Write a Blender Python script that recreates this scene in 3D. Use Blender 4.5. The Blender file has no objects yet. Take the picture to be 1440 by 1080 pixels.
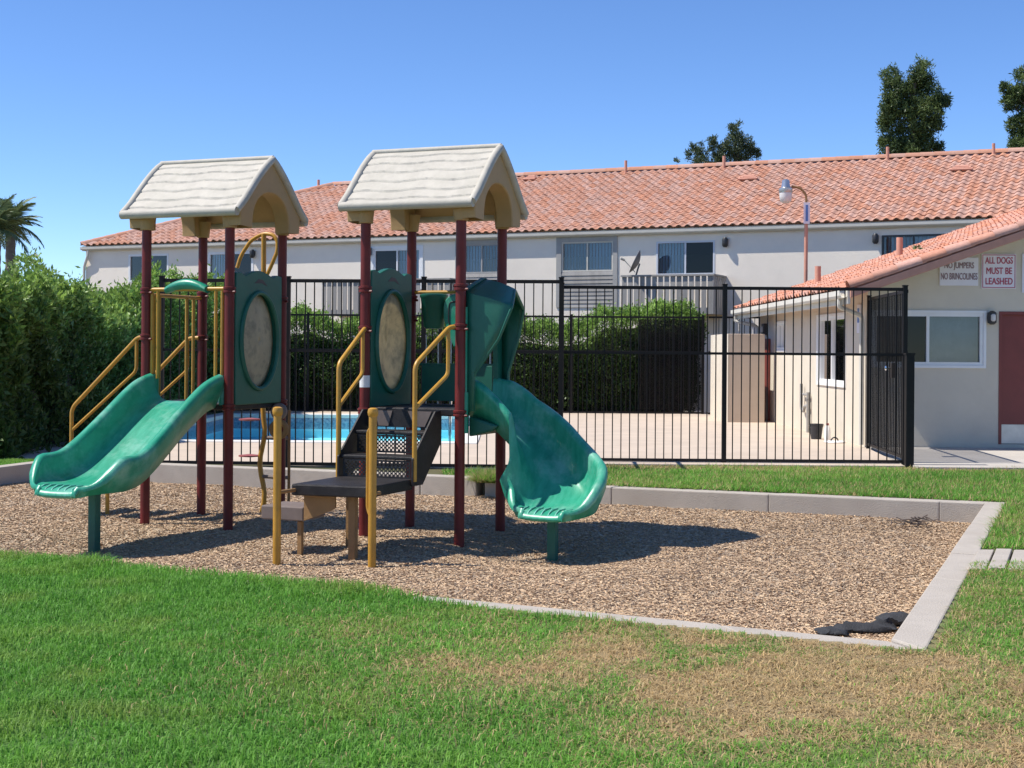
import bpy, math, random
import numpy as np
from mathutils import Vector, Matrix

random.seed(7)
rng = np.random.default_rng(11)
PI = math.pi
scene = bpy.context.scene
COL = scene.collection

# ------------------------------------------------------------------ camera, sky, sun, exposure
EYE = 1.55
FOC = 2000.0            # focal length in pixels of a 1440 wide picture
ROLL = math.radians(0.4)
cam_data = bpy.data.cameras.new("camera")
cam_data.sensor_width = 36.0
cam_data.lens = FOC / 1440.0 * 36.0
cam_data.shift_y = -47.0 / 1440.0
cam_data.clip_start = 0.1
cam_data.clip_end = 3000.0
cam = bpy.data.objects.new("camera", cam_data)
cam.location = (0, 0, EYE)
cam.rotation_euler = (math.radians(90), -ROLL, 0)
COL.objects.link(cam)
scene.camera = cam

SUN_EL = math.radians(56)
SUN_H = Vector((-1.0, -0.055)).normalized()          # horizontal direction towards the sun
world = bpy.data.worlds.new("World")
scene.world = world
world.use_nodes = True
wn = world.node_tree
sky = wn.nodes.new("ShaderNodeTexSky")
sky.sky_type = 'NISHITA'
sky.sun_disc = False
sky.sun_elevation = SUN_EL
sky.sun_rotation = math.atan2(SUN_H.x, SUN_H.y)
sky.altitude = 3400
sky.air_density = 1.0
sky.dust_density = 0.0
sky.ozone_density = 5.0
hs = wn.nodes.new("ShaderNodeHueSaturation")
hs.inputs["Saturation"].default_value = 1.10
hs.inputs['Hue'].default_value = 0.505
wn.links.new(sky.outputs[0], hs.inputs["Color"])
wn.links.new(hs.outputs[0], wn.nodes["Background"].inputs[0])
wn.nodes["Background"].inputs[1].default_value = 0.132
sun_data = bpy.data.lights.new("sun", 'SUN')
sun_data.energy = 4.3
sun_data.angle = math.radians(0.5)
sun_data.color = (1.0, 0.95, 0.87)
sun = bpy.data.objects.new("sun", sun_data)
sv = Vector((SUN_H.x * math.cos(SUN_EL), SUN_H.y * math.cos(SUN_EL), math.sin(SUN_EL)))
sun.rotation_euler = sv.to_track_quat('Z', 'Y').to_euler()
sun.location = (-20, -4, 30)
COL.objects.link(sun)
scene.view_settings.view_transform = 'Standard'
scene.view_settings.look = 'None'
scene.view_settings.gamma = 1.0
scene.view_settings.use_curve_mapping = False
scene.view_settings.exposure = 0.55
scene.cycles.max_bounces = 8
scene.cycles.transparent_max_bounces = 12

# ------------------------------------------------------------------ measuring helpers
def unroll(px, py):
    dx, dy = px - 720.0, py - 493.0
    c, s = math.cos(ROLL), math.sin(ROLL)
    return dx * c + dy * s, -dx * s + dy * c

def at(px, py, y):
    """point at distance y that the survey pixel shows"""
    a, b = unroll(px, py)
    return Vector((a / FOC * y, y, EYE - b / FOC * y))

def ground(px, py, z=0.0):
    a, b = unroll(px, py)
    y = FOC * (EYE - z) / b
    return Vector((a / FOC * y, y, z))

# ------------------------------------------------------------------ materials
def node(nt, kind, **kw):
    n = nt.nodes.new(kind)
    for k, v in kw.items():
        setattr(n, k, v)
    return n

def mat(name, col, rough=0.6, var=0.12, scale=4.0, bump=0.0, bscale=60.0, col2=None, stain=0.0, stain_col=None,
        metal=0.0, spec=0.5, attr=None, rnd=0.0, coat=0.0, transl=0.0, stretch=None, stain_scale=1.3):
    m = bpy.data.materials.new(name)
    m.use_nodes = True
    nt = m.node_tree
    L = nt.links
    p = nt.nodes["Principled BSDF"]
    p.inputs["Roughness"].default_value = rough
    p.inputs["Metallic"].default_value = metal
    p.inputs["Specular IOR Level"].default_value = spec
    p.inputs["Coat Weight"].default_value = coat
    tc = node(nt, "ShaderNodeTexCoord")
    vec = tc.outputs["Object"]
    if stretch:
        mp = node(nt, "ShaderNodeMapping")
        mp.inputs["Scale"].default_value = stretch
        L.new(vec, mp.inputs["Vector"])
        vec = mp.outputs[0]
    nz = node(nt, "ShaderNodeTexNoise")
    nz.inputs["Scale"].default_value = scale
    nz.inputs["Detail"].default_value = 6
    nz.inputs["Roughness"].default_value = 0.65
    L.new(vec, nz.inputs["Vector"])
    ramp = node(nt, "ShaderNodeValToRGB")
    c2 = col2 or tuple(min(1, c * (1 + var)) for c in col)
    c1 = tuple(c * (1 - var) for c in col) if not col2 else col
    ramp.color_ramp.elements[0].position = 0.32
    ramp.color_ramp.elements[1].position = 0.68
    ramp.color_ramp.elements[0].color = (*c1, 1)
    ramp.color_ramp.elements[1].color = (*c2, 1)
    L.new(nz.outputs["Fac"], ramp.inputs[0])
    out = ramp.outputs[0]
    if stain:
        n2 = node(nt, "ShaderNodeTexNoise")
        n2.inputs["Scale"].default_value = stain_scale
        n2.inputs["Detail"].default_value = 8
        n2.inputs["Roughness"].default_value = 0.7
        L.new(tc.outputs["Object"], n2.inputs["Vector"])
        r2 = node(nt, "ShaderNodeValToRGB")
        r2.color_ramp.elements[0].position = 0.48
        r2.color_ramp.elements[1].position = 0.72
        r2.color_ramp.elements[0].color = (0, 0, 0, 1)
        r2.color_ramp.elements[1].color = (stain, stain, stain, 1)
        L.new(n2.outputs["Fac"], r2.inputs[0])
        mx = node(nt, "ShaderNodeMix", data_type='RGBA')
        L.new(r2.outputs[0], mx.inputs[0])
        L.new(out, mx.inputs[6])
        mx.inputs[7].default_value = (*(stain_col or tuple(c * 0.5 for c in col)), 1)
        out = mx.outputs[2]
    if attr:
        at_ = node(nt, "ShaderNodeAttribute", attribute_name=attr)
        mx = node(nt, "ShaderNodeMix", data_type='RGBA', blend_type='MULTIPLY')
        mx.inputs[0].default_value = 1
        L.new(out, mx.inputs[6])
        L.new(at_.outputs["Color"], mx.inputs[7])
        out = mx.outputs[2]
    if rnd:
        oi = node(nt, "ShaderNodeObjectInfo")
        a2 = node(nt, "ShaderNodeAttribute", attribute_name="tint")
        add = node(nt, "ShaderNodeMath", operation='ADD')
        L.new(oi.outputs["Random"], add.inputs[0])
        L.new(a2.outputs["Fac"], add.inputs[1])
        fr = node(nt, "ShaderNodeMath", operation='FRACT')
        L.new(add.outputs[0], fr.inputs[0])
        mr = node(nt, "ShaderNodeMapRange")
        mr.inputs["To Min"].default_value = 1 - rnd
        mr.inputs["To Max"].default_value = 1 + rnd * 0.6
        L.new(fr.outputs[0], mr.inputs["Value"])
        hsv = node(nt, "ShaderNodeHueSaturation")
        L.new(out, hsv.inputs["Color"])
        L.new(mr.outputs[0], hsv.inputs["Value"])
        mr2 = node(nt, "ShaderNodeMapRange")
        mr2.inputs["To Min"].default_value = 0.80
        mr2.inputs["To Max"].default_value = 1.12
        sq = node(nt, "ShaderNodeMath", operation='MULTIPLY')
        sq.inputs[1].default_value = 7.31
        L.new(fr.outputs[0], sq.inputs[0])
        f2 = node(nt, "ShaderNodeMath", operation='FRACT')
        L.new(sq.outputs[0], f2.inputs[0])
        L.new(f2.outputs[0], mr2.inputs["Value"])
        L.new(mr2.outputs[0], hsv.inputs["Saturation"])
        out = hsv.outputs[0]
    L.new(out, p.inputs["Base Color"])
    if bump:
        nb = node(nt, "ShaderNodeTexNoise")
        nb.inputs["Scale"].default_value = bscale
        nb.inputs["Detail"].default_value = 5
        L.new(vec, nb.inputs["Vector"])
        b = node(nt, "ShaderNodeBump")
        b.inputs["Strength"].default_value = bump
        b.inputs["Distance"].default_value = 0.02
        L.new(nb.outputs["Fac"], b.inputs["Height"])
        L.new(b.outputs[0], p.inputs["Normal"])
    if transl:
        tr = node(nt, "ShaderNodeBsdfTranslucent")
        L.new(out, tr.inputs["Color"])
        ms = node(nt, "ShaderNodeMixShader")
        ms.inputs[0].default_value = transl
        L.new(p.outputs[0], ms.inputs[1])
        L.new(tr.outputs[0], ms.inputs[2])
        L.new(ms.outputs[0], nt.nodes["Material Output"].inputs["Surface"])
    return m

def glass(name, tint, gloss=0.06):
    m = bpy.data.materials.new(name)
    m.use_nodes = True
    nt = m.node_tree
    nt.nodes.remove(nt.nodes["Principled BSDF"])
    t = node(nt, "ShaderNodeBsdfTransparent")
    t.inputs[0].default_value = (*tint, 1)
    g = node(nt, "ShaderNodeBsdfGlossy")
    g.inputs["Roughness"].default_value = 0.03
    fr = node(nt, "ShaderNodeFresnel")
    fr.inputs[0].default_value = 1.40
    ad = node(nt, "ShaderNodeMath", operation='ADD')
    ad.inputs[1].default_value = gloss
    nt.links.new(fr.outputs[0], ad.inputs[0])
    ms = node(nt, "ShaderNodeMixShader")
    nt.links.new(ad.outputs[0], ms.inputs[0])
    nt.links.new(t.outputs[0], ms.inputs[1])
    nt.links.new(g.outputs[0], ms.inputs[2])
    nt.links.new(ms.outputs[0], nt.nodes["Material Output"].inputs["Surface"])
    nz = node(nt, "ShaderNodeTexNoise")
    nz.inputs["Scale"].default_value = 3.0
    b = node(nt, "ShaderNodeBump")
    b.inputs["Strength"].default_value = 0.05
    nt.links.new(nz.outputs["Fac"], b.inputs["Height"])
    nt.links.new(b.outputs[0], g.inputs["Normal"])
    return m

M = {}
M['soil'] = mat('soil', (0.16, 0.12, 0.06), 0.95, 0.3, 3, 0.6, 40)
M['thatch'] = mat('thatch', (0.085, 0.085, 0.03), 0.95, 0.35, 5, 0.8, 90, stain=0.7, stain_col=(0.17, 0.13, 0.06), stain_scale=0.9)
M['turf'] = mat('turf_base', (1, 1, 1), 0.95, 0.3, 40, 0.8, 120, attr='Col')
M['grass'] = mat('grass_blade', (1, 1, 1), 0.55, 0.1, 2, attr='Col', transl=0.4, spec=0.25)
M['chipbed'] = mat('chip_bed', (0.40, 0.31, 0.22), 0.95, 0.35, 28, 0.8, 70)
M['chip'] = mat('wood_chip', (1, 1, 1), 0.85, 0.12, 30, attr='Col')
M['kerb'] = mat('kerb_concrete', (0.42, 0.375, 0.32), 0.9, 0.10, 6, 0.35, 90, stain=0.45, stain_col=(0.25, 0.21, 0.17), stain_scale=3)
M['deck'] = mat('pool_deck_concrete', (0.53, 0.435, 0.345), 0.9, 0.07, 1.2, 0.2, 80, stain=0.3, stain_col=(0.36, 0.31, 0.26))
M['walk'] = mat('walk_concrete', (0.47, 0.43, 0.38), 0.9, 0.08, 1.5, 0.2, 80, stain=0.3, stain_col=(0.33, 0.3, 0.26))
M['coping'] = mat('pool_coping', (0.72, 0.69, 0.64), 0.8, 0.06, 6, 0.2, 80)
M['plaster_blue'] = mat('pool_plaster', (0.50, 0.90, 0.98), 0.8, 0.06, 1)
M['tileband'] = mat('pool_tile', (0.05, 0.10, 0.20), 0.3, 0.7, 16, col2=(0.45, 0.55, 0.62))
M['stucco'] = mat('stucco_cream', (0.66, 0.595, 0.485), 0.95, 0.04, 1.1, 0.5, 120, stain=0.28, stain_col=(0.46, 0.40, 0.33), stain_scale=0.9)
M['stucco_main'] = mat('stucco_offwhite', (0.86, 0.775, 0.66), 0.95, 0.035, 0.6, 0.4, 80, stain=0.22, stain_col=(0.55, 0.49, 0.42), stain_scale=0.45)
M['stucco_tan_shaded'] = mat('stucco_tan_shaded', (0.52, 0.42, 0.33), 0.95, 0.06, 2, 0.5, 100)
M['grey_trim'] = mat('grey_trim', (0.36, 0.35, 0.33), 0.8, 0.08, 4, 0.15, 60)
M['wood_grey'] = mat('grey_board', (0.33, 0.31, 0.285), 0.85, 0.15, 6, 0.25, 60, rnd=0.15, stretch=(1, 1, 0.1))
M['fascia'] = mat('fascia_cream', (0.60, 0.57, 0.50), 0.75, 0.06, 3)
M['white'] = mat('white_paint', (0.78, 0.78, 0.77), 0.5, 0.03, 4)
M['tile'] = mat('clay_tile', (0.49, 0.255, 0.175), 0.85, 0.14, 9, 0.3, 60, rnd=0.10, stain=0.25, stain_col=(0.30, 0.15, 0.11), stain_scale=2.2)
M['tile_house'] = mat('clay_tile_orange', (0.57, 0.265, 0.175), 0.85, 0.14, 9, 0.3, 60, rnd=0.16, stain=0.35, stain_col=(0.40, 0.17, 0.11), stain_scale=3)
M['salmon'] = mat('salmon_paint', (0.54, 0.265, 0.185), 0.7, 0.09, 5, 0.2, 60, stain=0.3, stain_col=(0.42, 0.18, 0.12), stain_scale=3)
M['black'] = mat('black_iron', (0.014, 0.012, 0.011), 0.6, 0.2, 8, spec=.25)
M['screen'] = mat('dark_screen', (0.012, 0.014, 0.014), 0.9, 0.2, 5)
M['maroon'] = mat('maroon_steel', (0.150, 0.020, 0.017), 0.45, 0.15, 5, 0.03, 50, stain=0.6, stain_col=(0.075, 0.016, 0.014), stain_scale=3, spec=.3)
M['yellow'] = mat('yellow_steel', (0.48, 0.25, 0.028), 0.4, 0.14, 6, 0.03, 50, stain=0.45, stain_col=(0.30, 0.17, 0.04), stain_scale=5)
M['green'] = mat('green_plastic', (0.008, 0.235, 0.140), 0.38, 0.12, 3, 0.05, 40, stain=0.7, stain_col=(0.17, 0.42, 0.33), stain_scale=2.6)
M['green_slide'] = mat('slide_plastic', (0.009, 0.24, 0.135), 0.36, 0.2, 3.2, 0.06, 30, col2=(0.045, 0.35, 0.22), stain=0.75, stain_col=(0.26, 0.50, 0.40), stain_scale=2.6, stretch=(7, 1.3, 1.3))
M['green_dark'] = mat('green_panel', (0.010, 0.115, 0.076), 0.45, 0.12, 4, 0.05, 50, stain=0.25, stain_col=(0.05, 0.16, 0.12), stain_scale=5)
M['green_worn'] = mat('green_worn', (0.16, 0.48, 0.37), 0.5, 0.25, 14, 0.1, 60)
M['beige'] = mat('beige_plastic', (0.46, 0.425, 0.36), 0.7, 0.10, 6, 0.12, 50, stain=0.4, stain_col=(0.36, 0.34, 0.27), stain_scale=5)
M['tan'] = mat('tan_plastic', (0.42, 0.27, 0.12), 0.6, 0.12, 4, 0.08, 50, stain=0.3, stain_col=(0.30, 0.19, 0.09), stain_scale=4)
M['bubble'] = mat('oval_plate', (0.62, 0.55, 0.40), 0.5, 0.1, 6, 0.05, 40, stain=0.7, stain_col=(0.20, 0.19, 0.15), stain_scale=7, transl=.5)
M['step'] = mat('black_coating', (0.020, 0.018, 0.018), 0.5, 0.25, 8, 0.25, 140, spec=.3, stain=0.3, stain_col=(0.09, 0.08, 0.08), stain_scale=6)
M['brown'] = mat('brown_board', (0.27, 0.15, 0.055), 0.7, 0.15, 5, 0.15, 60)
M['greybrown'] = mat('greybrown_plastic', (0.17, 0.13, 0.11), 0.6, 0.15, 8)
M['red_pod'] = mat('red_pod', (0.32, 0.08, 0.07), 0.5, 0.15, 8)
M['door'] = mat('door_maroon', (0.20, 0.040, 0.032), 0.5, 0.08, 4)
M['metal'] = mat('grey_metal', (0.45, 0.45, 0.46), 0.35, 0.1, 6, metal=0.8)
M['chrome'] = mat('chrome', (0.7, 0.7, 0.72), 0.15, 0.02, 6, metal=1.0)
M['pipe'] = mat('pipe_grey', (0.30, 0.29, 0.27), 0.6, 0.15, 8)
M['lampblack'] = mat('lamp_black', (0.03, 0.03, 0.032), 0.4, 0.1, 5)
M['lens'] = mat('frosted_lens', (0.62, 0.60, 0.58), 0.25, 0.05, 5)
M['dish'] = mat('dish_grey', (0.16, 0.155, 0.15), 0.5, 0.1, 5)
M['blind'] = mat('blind_blue', (0.60, 0.63, 0.68), 0.7, 0.05, 3)
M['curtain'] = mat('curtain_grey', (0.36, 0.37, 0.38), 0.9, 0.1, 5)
M['room'] = mat('room_dark', (0.03, 0.03, 0.03), 0.9, 0.2, 2)
M['sign'] = mat('sign_white', (0.74, 0.72, 0.76), 0.5, 0.03, 3)
M['sign_red'] = mat('sign_red', (0.42, 0.05, 0.09), 0.5, 0.1, 6)
M['sign_ink'] = mat('sign_faded_ink', (0.26, 0.17, 0.19), 0.6, 0.3, 20)
M['sign_blue'] = mat('sign_blue', (0.10, 0.20, 0.45), 0.5, 0.1, 6)
M['leaf'] = mat('hedge_leaf', (1, 1, 1), 0.45, 0.08, 2, attr='Col', transl=0.35, spec=0.35)
M['twig'] = mat('twig_dark', (0.016, 0.018, 0.009), 0.95, 0.4, 8, 0.5, 20)
M['bark'] = mat('bark', (0.13, 0.10, 0.08), 0.95, 0.3, 6, 0.8, 20)
M['palm_bark'] = mat('palm_bark', (0.17, 0.145, 0.125), 0.95, 0.25, 5, 0.8, 15)
M['cloth'] = mat('black_cloth', (0.028, 0.029, 0.032), 0.8, 0.3, 20, 0.3, 90)
M['bucket'] = mat('bucket_black', (0.03, 0.03, 0.035), 0.5, 0.2, 9)
M['glass'] = glass('window_glass', (0.78, 0.84, 0.88), 0.03)
M['glass_dark'] = glass('window_glass_dark', (0.30, 0.33, 0.36), 0.0)
M['tuft'] = mat('weed_green', (0.10, 0.16, 0.05), 0.8, 0.3, 20)

def fine_mesh(name, cover):
    m = mat(name, (0.014, 0.012, 0.011), 0.7, 0.2, 8, spec=.2)
    nt = m.node_tree
    p = nt.nodes["Principled BSDF"]
    t = node(nt, "ShaderNodeBsdfTransparent")
    ms = node(nt, "ShaderNodeMixShader")
    ms.inputs[0].default_value = cover
    nt.links.new(t.outputs[0], ms.inputs[1]); nt.links.new(p.outputs[0], ms.inputs[2])
    nt.links.new(ms.outputs[0], nt.nodes["Material Output"].inputs["Surface"])
    return m
M['gate_mesh'] = fine_mesh('fine_wire_mesh', .25)
M['sheet_mesh'] = fine_mesh('sheet_mesh', .5)

# water: clear blue surface with ripples over painted plaster
def water():
    m = glass('pool_water', (0.72, 0.95, 0.99), 0.0)
    nt = m.node_tree
    mix_ = next(n for n in nt.nodes if n.type == 'MIX_SHADER')
    nt.links.remove(mix_.inputs[0].links[0])
    mix_.inputs[0].default_value = 0.14
    for n in nt.nodes:
        if n.type == 'TEX_NOISE':
            n.inputs["Scale"].default_value = 4.0
            n.inputs["Detail"].default_value = 3
        if n.type == 'FRESNEL':
            n.inputs[0].default_value = 1.04
        if n.type == 'BUMP':
            n.inputs["Strength"].default_value = 0.25
    return m
M['water'] = water()

# ------------------------------------------------------------------ mesh building
class MB:
    def __init__(self):
        self.v = []
        self.f = []

    def add(self, vs, fs):
        o = len(self.v)
        self.v += [tuple(p) for p in vs]
        self.f += [tuple(i + o for i in f) for f in fs]
        return self

    def box(self, x0, x1, y0, y1, z0, z1):
        vs = [(x, y, z) for z in (z0, z1) for (x, y) in ((x0, y0), (x1, y0), (x1, y1), (x0, y1))]
        return self.add(vs, [(3, 2, 1, 0), (4, 5, 6, 7), (0, 1, 5, 4), (1, 2, 6, 5), (2, 3, 7, 6), (3, 0, 4, 7)])

    def obox(self, c, ax, ay, az):
        """box about c with half-extent vectors"""
        c, ax, ay, az = Vector(c), Vector(ax), Vector(ay), Vector(az)
        vs = [c + sx * ax + sy * ay + sz * az for sz in (-1, 1) for (sx, sy) in ((-1, -1), (1, -1), (1, 1), (-1, 1))]
        return self.add(vs, [(3, 2, 1, 0), (4, 5, 6, 7), (0, 1, 5, 4), (1, 2, 6, 5), (2, 3, 7, 6), (3, 0, 4, 7)])

    def prism(self, pts, d):
        """polygon pts (3D, planar) pushed along vector d"""
        d = Vector(d)
        n = len(pts)
        vs = [Vector(p) for p in pts] + [Vector(p) + d for p in pts]
        fs = [tuple(range(n))[::-1], tuple(range(n, 2 * n))] + [(i, (i + 1) % n, n + (i + 1) % n, n + i) for i in range(n)]
        return self.add(vs, fs)

    def quad(self, a, b, c, d):
        return self.add([a, b, c, d], [(0, 1, 2, 3)])

    def tube(self, path, r, n=10, cap=True):
        path = [Vector(p) for p in path]
        k = len(path)
        rr = r if isinstance(r, (list, tuple)) else [r] * k
        up = Vector((0, 0, 1))
        t0 = (path[1] - path[0]).normalized()
        if abs(t0.dot(up)) > 0.95:
            up = Vector((0, 1, 0))
        a = t0.cross(up).normalized()
        vs, fs = [], []
        for i, p in enumerate(path):
            t = (path[min(i + 1, k - 1)] - path[max(i - 1, 0)]).normalized()
            a = (a - t * a.dot(t)).normalized()
            b = t.cross(a)
            for j in range(n):
                th = 2 * PI * j / n
                vs.append(p + (a * math.cos(th) + b * math.sin(th)) * rr[i])
        for i in range(k - 1):
            for j in range(n):
                fs.append((i * n + j, i * n + (j + 1) % n, (i + 1) * n + (j + 1) % n, (i + 1) * n + j))
        if cap:
            fs.append(tuple(range(n))[::-1])
            fs.append(tuple((k - 1) * n + j for j in range(n)))
        return self.add(vs, fs)

    def lathe(self, c, prof, n=20, axis=None):
        """profile of (radius, height) about an axis through c"""
        c = Vector(c)
        az = Vector(axis or (0, 0, 1)).normalized()
        ax = az.orthogonal().normalized()
        ay = az.cross(ax)
        vs, fs = [], []
        for (r, h) in prof:
            for j in range(n):
                th = 2 * PI * j / n
                vs.append(c + az * h + (ax * math.cos(th) + ay * math.sin(th)) * r)
        for i in range(len(prof) - 1):
            for j in range(n):
                fs.append((i * n + j, i * n + (j + 1) % n, (i + 1) * n + (j + 1) % n, (i + 1) * n + j))
        fs.append(tuple(range(n))[::-1])
        fs.append(tuple((len(prof) - 1) * n + j for j in range(n)))
        return self.add(vs, fs)

    def grid(self, rows, closed=False):
        """rows: list of lists of points of equal length; closed joins each row's ends"""
        n = len(rows[0])
        vs = [p for r in rows for p in r]
        fs = []
        for i in range(len(rows) - 1):
            for j in range(n if closed else n - 1):
                j2 = (j + 1) % n
                fs.append((i * n + j, i * n + j2, (i + 1) * n + j2, (i + 1) * n + j))
        return self.add(vs, fs)

    def mesh(self, name, m, smooth=False, angle=40):
        me = bpy.data.meshes.new(name)
        me.from_pydata([tuple(p) for p in self.v], [], self.f)
        if m is not None:
            me.materials.append(m)
        if smooth:
            me.shade_smooth()
            me.set_sharp_from_angle(angle=math.radians(angle))
        me.update()
        return me

    def build(self, name, m, parent=None, smooth=False, bevel=0.0, angle=40, loc=None, solid=0.0, sub=0):
        me = self.mesh(name, m, smooth, angle)
        return link(name, me, parent, loc, bevel, solid, sub)

def link(name, me, parent=None, loc=None, bevel=0.0, solid=0.0, sub=0, rz=None):
    o = bpy.data.objects.new(name, me)
    COL.objects.link(o)
    if parent is not None:
        o.parent = parent
    if loc is not None:
        o.location = loc
    if rz is not None:
        o.rotation_euler.z = rz
    if solid:
        s = o.modifiers.new("s", 'SOLIDIFY')
        s.thickness = solid
        s.offset = 0
    if sub:
        s = o.modifiers.new("u", 'SUBSURF')
        s.levels = s.render_levels = sub
    if bevel:
        b = o.modifiers.new("b", 'BEVEL')
        b.width = bevel
        b.segments = 2
        b.limit_method = 'ANGLE'
    return o

def tag(o, label=None, cat=None, group=None, kind=None):
    if label: o['label'] = label
    if cat: o['category'] = cat
    if group: o['group'] = group
    if kind: o['kind'] = kind
    return o

def empty(name, loc=(0, 0, 0), rz=0.0, label=None, cat=None, group=None, kind=None):
    o = bpy.data.objects.new(name, None)
    o.empty_display_size = 0.2
    COL.objects.link(o)
    o.location = loc
    o.rotation_euler = (0, 0, rz)
    return tag(o, label, cat, group, kind)

class Frame:
    """shifts world coordinates to the local ones of a root that stands at loc (no turn)"""
    def __init__(self, loc):
        self.o = Vector(loc)
    def __call__(self, p):
        return Vector(p) - self.o

def arc(c, ax, ay, r, a0, a1, n):
    c, ax, ay = Vector(c), Vector(ax), Vector(ay)
    return [c + (ax * math.cos(a0 + (a1 - a0) * i / n) + ay * math.sin(a0 + (a1 - a0) * i / n)) * r for i in range(n + 1)]

def fillet(pts, r, n=5):
    """round the corners of a polyline"""
    pts = [Vector(p) for p in pts]
    out = [pts[0]]
    for i in range(1, len(pts) - 1):
        a = (pts[i - 1] - pts[i]); b = (pts[i + 1] - pts[i])
        k = min(r, a.length * 0.45, b.length * 0.45)
        p0 = pts[i] + a.normalized() * k
        p1 = pts[i] + b.normalized() * k
        for j in range(n + 1):
            t = j / n
            out.append(p0 * (1 - t) ** 2 + pts[i] * 2 * t * (1 - t) + p1 * t * t)
    out.append(pts[-1])
    return out

def np_mesh(name, verts, faces_flat, loop_counts, m, cols=None, smooth=False):
    me = bpy.data.meshes.new(name)
    nv = len(verts)
    me.vertices.add(nv)
    me.vertices.foreach_set("co", np.ascontiguousarray(verts, dtype=np.float32).ravel())
    me.loops.add(len(faces_flat))
    me.loops.foreach_set("vertex_index", np.ascontiguousarray(faces_flat, dtype=np.int32))
    nf = len(loop_counts)
    me.polygons.add(nf)
    starts = np.concatenate([[0], np.cumsum(loop_counts)[:-1]]).astype(np.int32)
    me.polygons.foreach_set("loop_start", starts)
    if smooth:
        me.polygons.foreach_set("use_smooth", np.ones(nf, dtype=bool))
    me.materials.append(m)
    if cols is not None:
        a = me.attributes.new("Col", 'FLOAT_COLOR', 'POINT')
        c4 = np.ones((nv, 4), dtype=np.float32)
        c4[:, :3] = cols
        a.data.foreach_set("color", c4.ravel())
    me.update(calc_edges=True)
    me.validate()
    return me

_tab = rng.random((256, 256))
def vnoise(x, y, s):
    """smooth value noise 0..1"""
    x = np.asarray(x) * s + 1000.0
    y = np.asarray(y) * s + 1000.0
    xi = np.floor(x).astype(int); yi = np.floor(y).astype(int)
    fx = x - xi; fy = y - yi
    fx = fx * fx * (3 - 2 * fx); fy = fy * fy * (3 - 2 * fy)
    a = _tab[xi % 256, yi % 256]; b = _tab[(xi + 1) % 256, yi % 256]
    c = _tab[xi % 256, (yi + 1) % 256]; d = _tab[(xi + 1) % 256, (yi + 1) % 256]
    return (a * (1 - fx) + b * fx) * (1 - fy) + (c * (1 - fx) + d * fx) * fy

def in_poly(x, y, poly):
    ins = np.zeros(len(x), dtype=bool)
    n = len(poly)
    for i in range(n):
        x0, y0 = poly[i][:2]; x1, y1 = poly[(i + 1) % n][:2]
        cond = ((y0 > y) != (y1 > y))
        with np.errstate(divide='ignore', invalid='ignore'):
            xx = (x1 - x0) * (y - y0) / (y1 - y0 + 1e-12) + x0
        ins ^= cond & (x < xx)
    return ins

# ------------------------------------------------------------------ ground, pit and paving
A = Vector((2.165, 7.40, 0)); RB = Vector((0.375, 0.927, 0)).normalized()
FD = Vector((-0.895, 0.446, 0)).normalized()
B = Vector((5.18, 14.86, 0))
GAP = Vector((-0.30, 16.96, 0))
C = Vector((-6.25, 19.42, 0))
D = A + FD * 11.6
KW = 0.205
def line_x(p, d, q, e):
    t = ((q.x - p.x) * e.y - (q.y - p.y) * e.x) / (d.x * e.y - d.y * e.x)
    return p + d * t
def inset(poly, w):
    out = []
    n = len(poly)
    for i in range(n):
        a, b, c = poly[i - 1], poly[i], poly[(i + 1) % n]
        d1 = (b - a).normalized(); d2 = (c - b).normalized()
        n1 = Vector((-d1.y, d1.x, 0)); n2 = Vector((-d2.y, d2.x, 0))
        out.append(line_x(a + n1 * w, d1, b + n2 * w, d2))
    return out
PIT = [A, B, C, D]
PIN = inset(PIT, KW)

mb = MB()
S = 900.0
mb.quad((-S, -60, -1.5), (S, -60, -1.5), (S, 2 * S, -1.5), (-S, 2 * S, -1.5))
tag(mb.build('ground', M['soil']), kind='structure')

mb = MB()
big = [Vector((40, -8, 0)), Vector((40, 19.9, 0)), Vector((-40, 19.9, 0)), Vector((-40, -8, 0))]
for i in range(4):
    j = (i + 1) % 4
    mb.quad(PIT[i], big[i], big[j], PIT[j])
tag(mb.build('lawn', M['thatch']), kind='structure')

def chip_h(x, y):
    h = -0.2 + 0.05 * (vnoise(x, y, 0.7) - 0.5) + 0.02 * (vnoise(x, y, 3.1) - 0.5)
    for (cx, cy, r, d) in ((-3.6, 12.5, 0.75, 0.09), (0.45, 12.4, 0.75, 0.10), (-1.5, 11.6, 0.6, 0.04), (-1.9, 12.5, 0.5, 0.04)):
        h = h - d * np.exp(-(((x - cx) / r) ** 2 + ((y - cy) / r) ** 2))
    # chips pile up against the near kerb
    dist = (x - A.x) * FD.y * -1 + (y - A.y) * FD.x
    dist = np.abs((x - A.x) * FD.y - (y - A.y) * FD.x)
    h = h + 0.15 * np.exp(-((dist - 0.2) / 0.55) ** 2)
    return h
nx, ny = 190, 170
us = np.linspace(0, 1, nx); vs_ = np.linspace(0, 1, ny)
UU, VV = np.meshgrid(us, vs_)
a_, b_, c_, d_ = [np.array((p.x, p.y)) for p in inset(PIT, 0.10)]
gx = (1 - UU) * (1 - VV) * d_[0] + UU * (1 - VV) * a_[0] + UU * VV * b_[0] + (1 - UU) * VV * c_[0]
gy = (1 - UU) * (1 - VV) * d_[1] + UU * (1 - VV) * a_[1] + UU * VV * b_[1] + (1 - UU) * VV * c_[1]
gz = chip_h(gx, gy) + 0.008 * (rng.random(gx.shape) - 0.5)
verts = np.stack([gx.ravel(), gy.ravel(), gz.ravel()], 1)
idx = np.arange(nx * ny).reshape(ny, nx)
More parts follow.
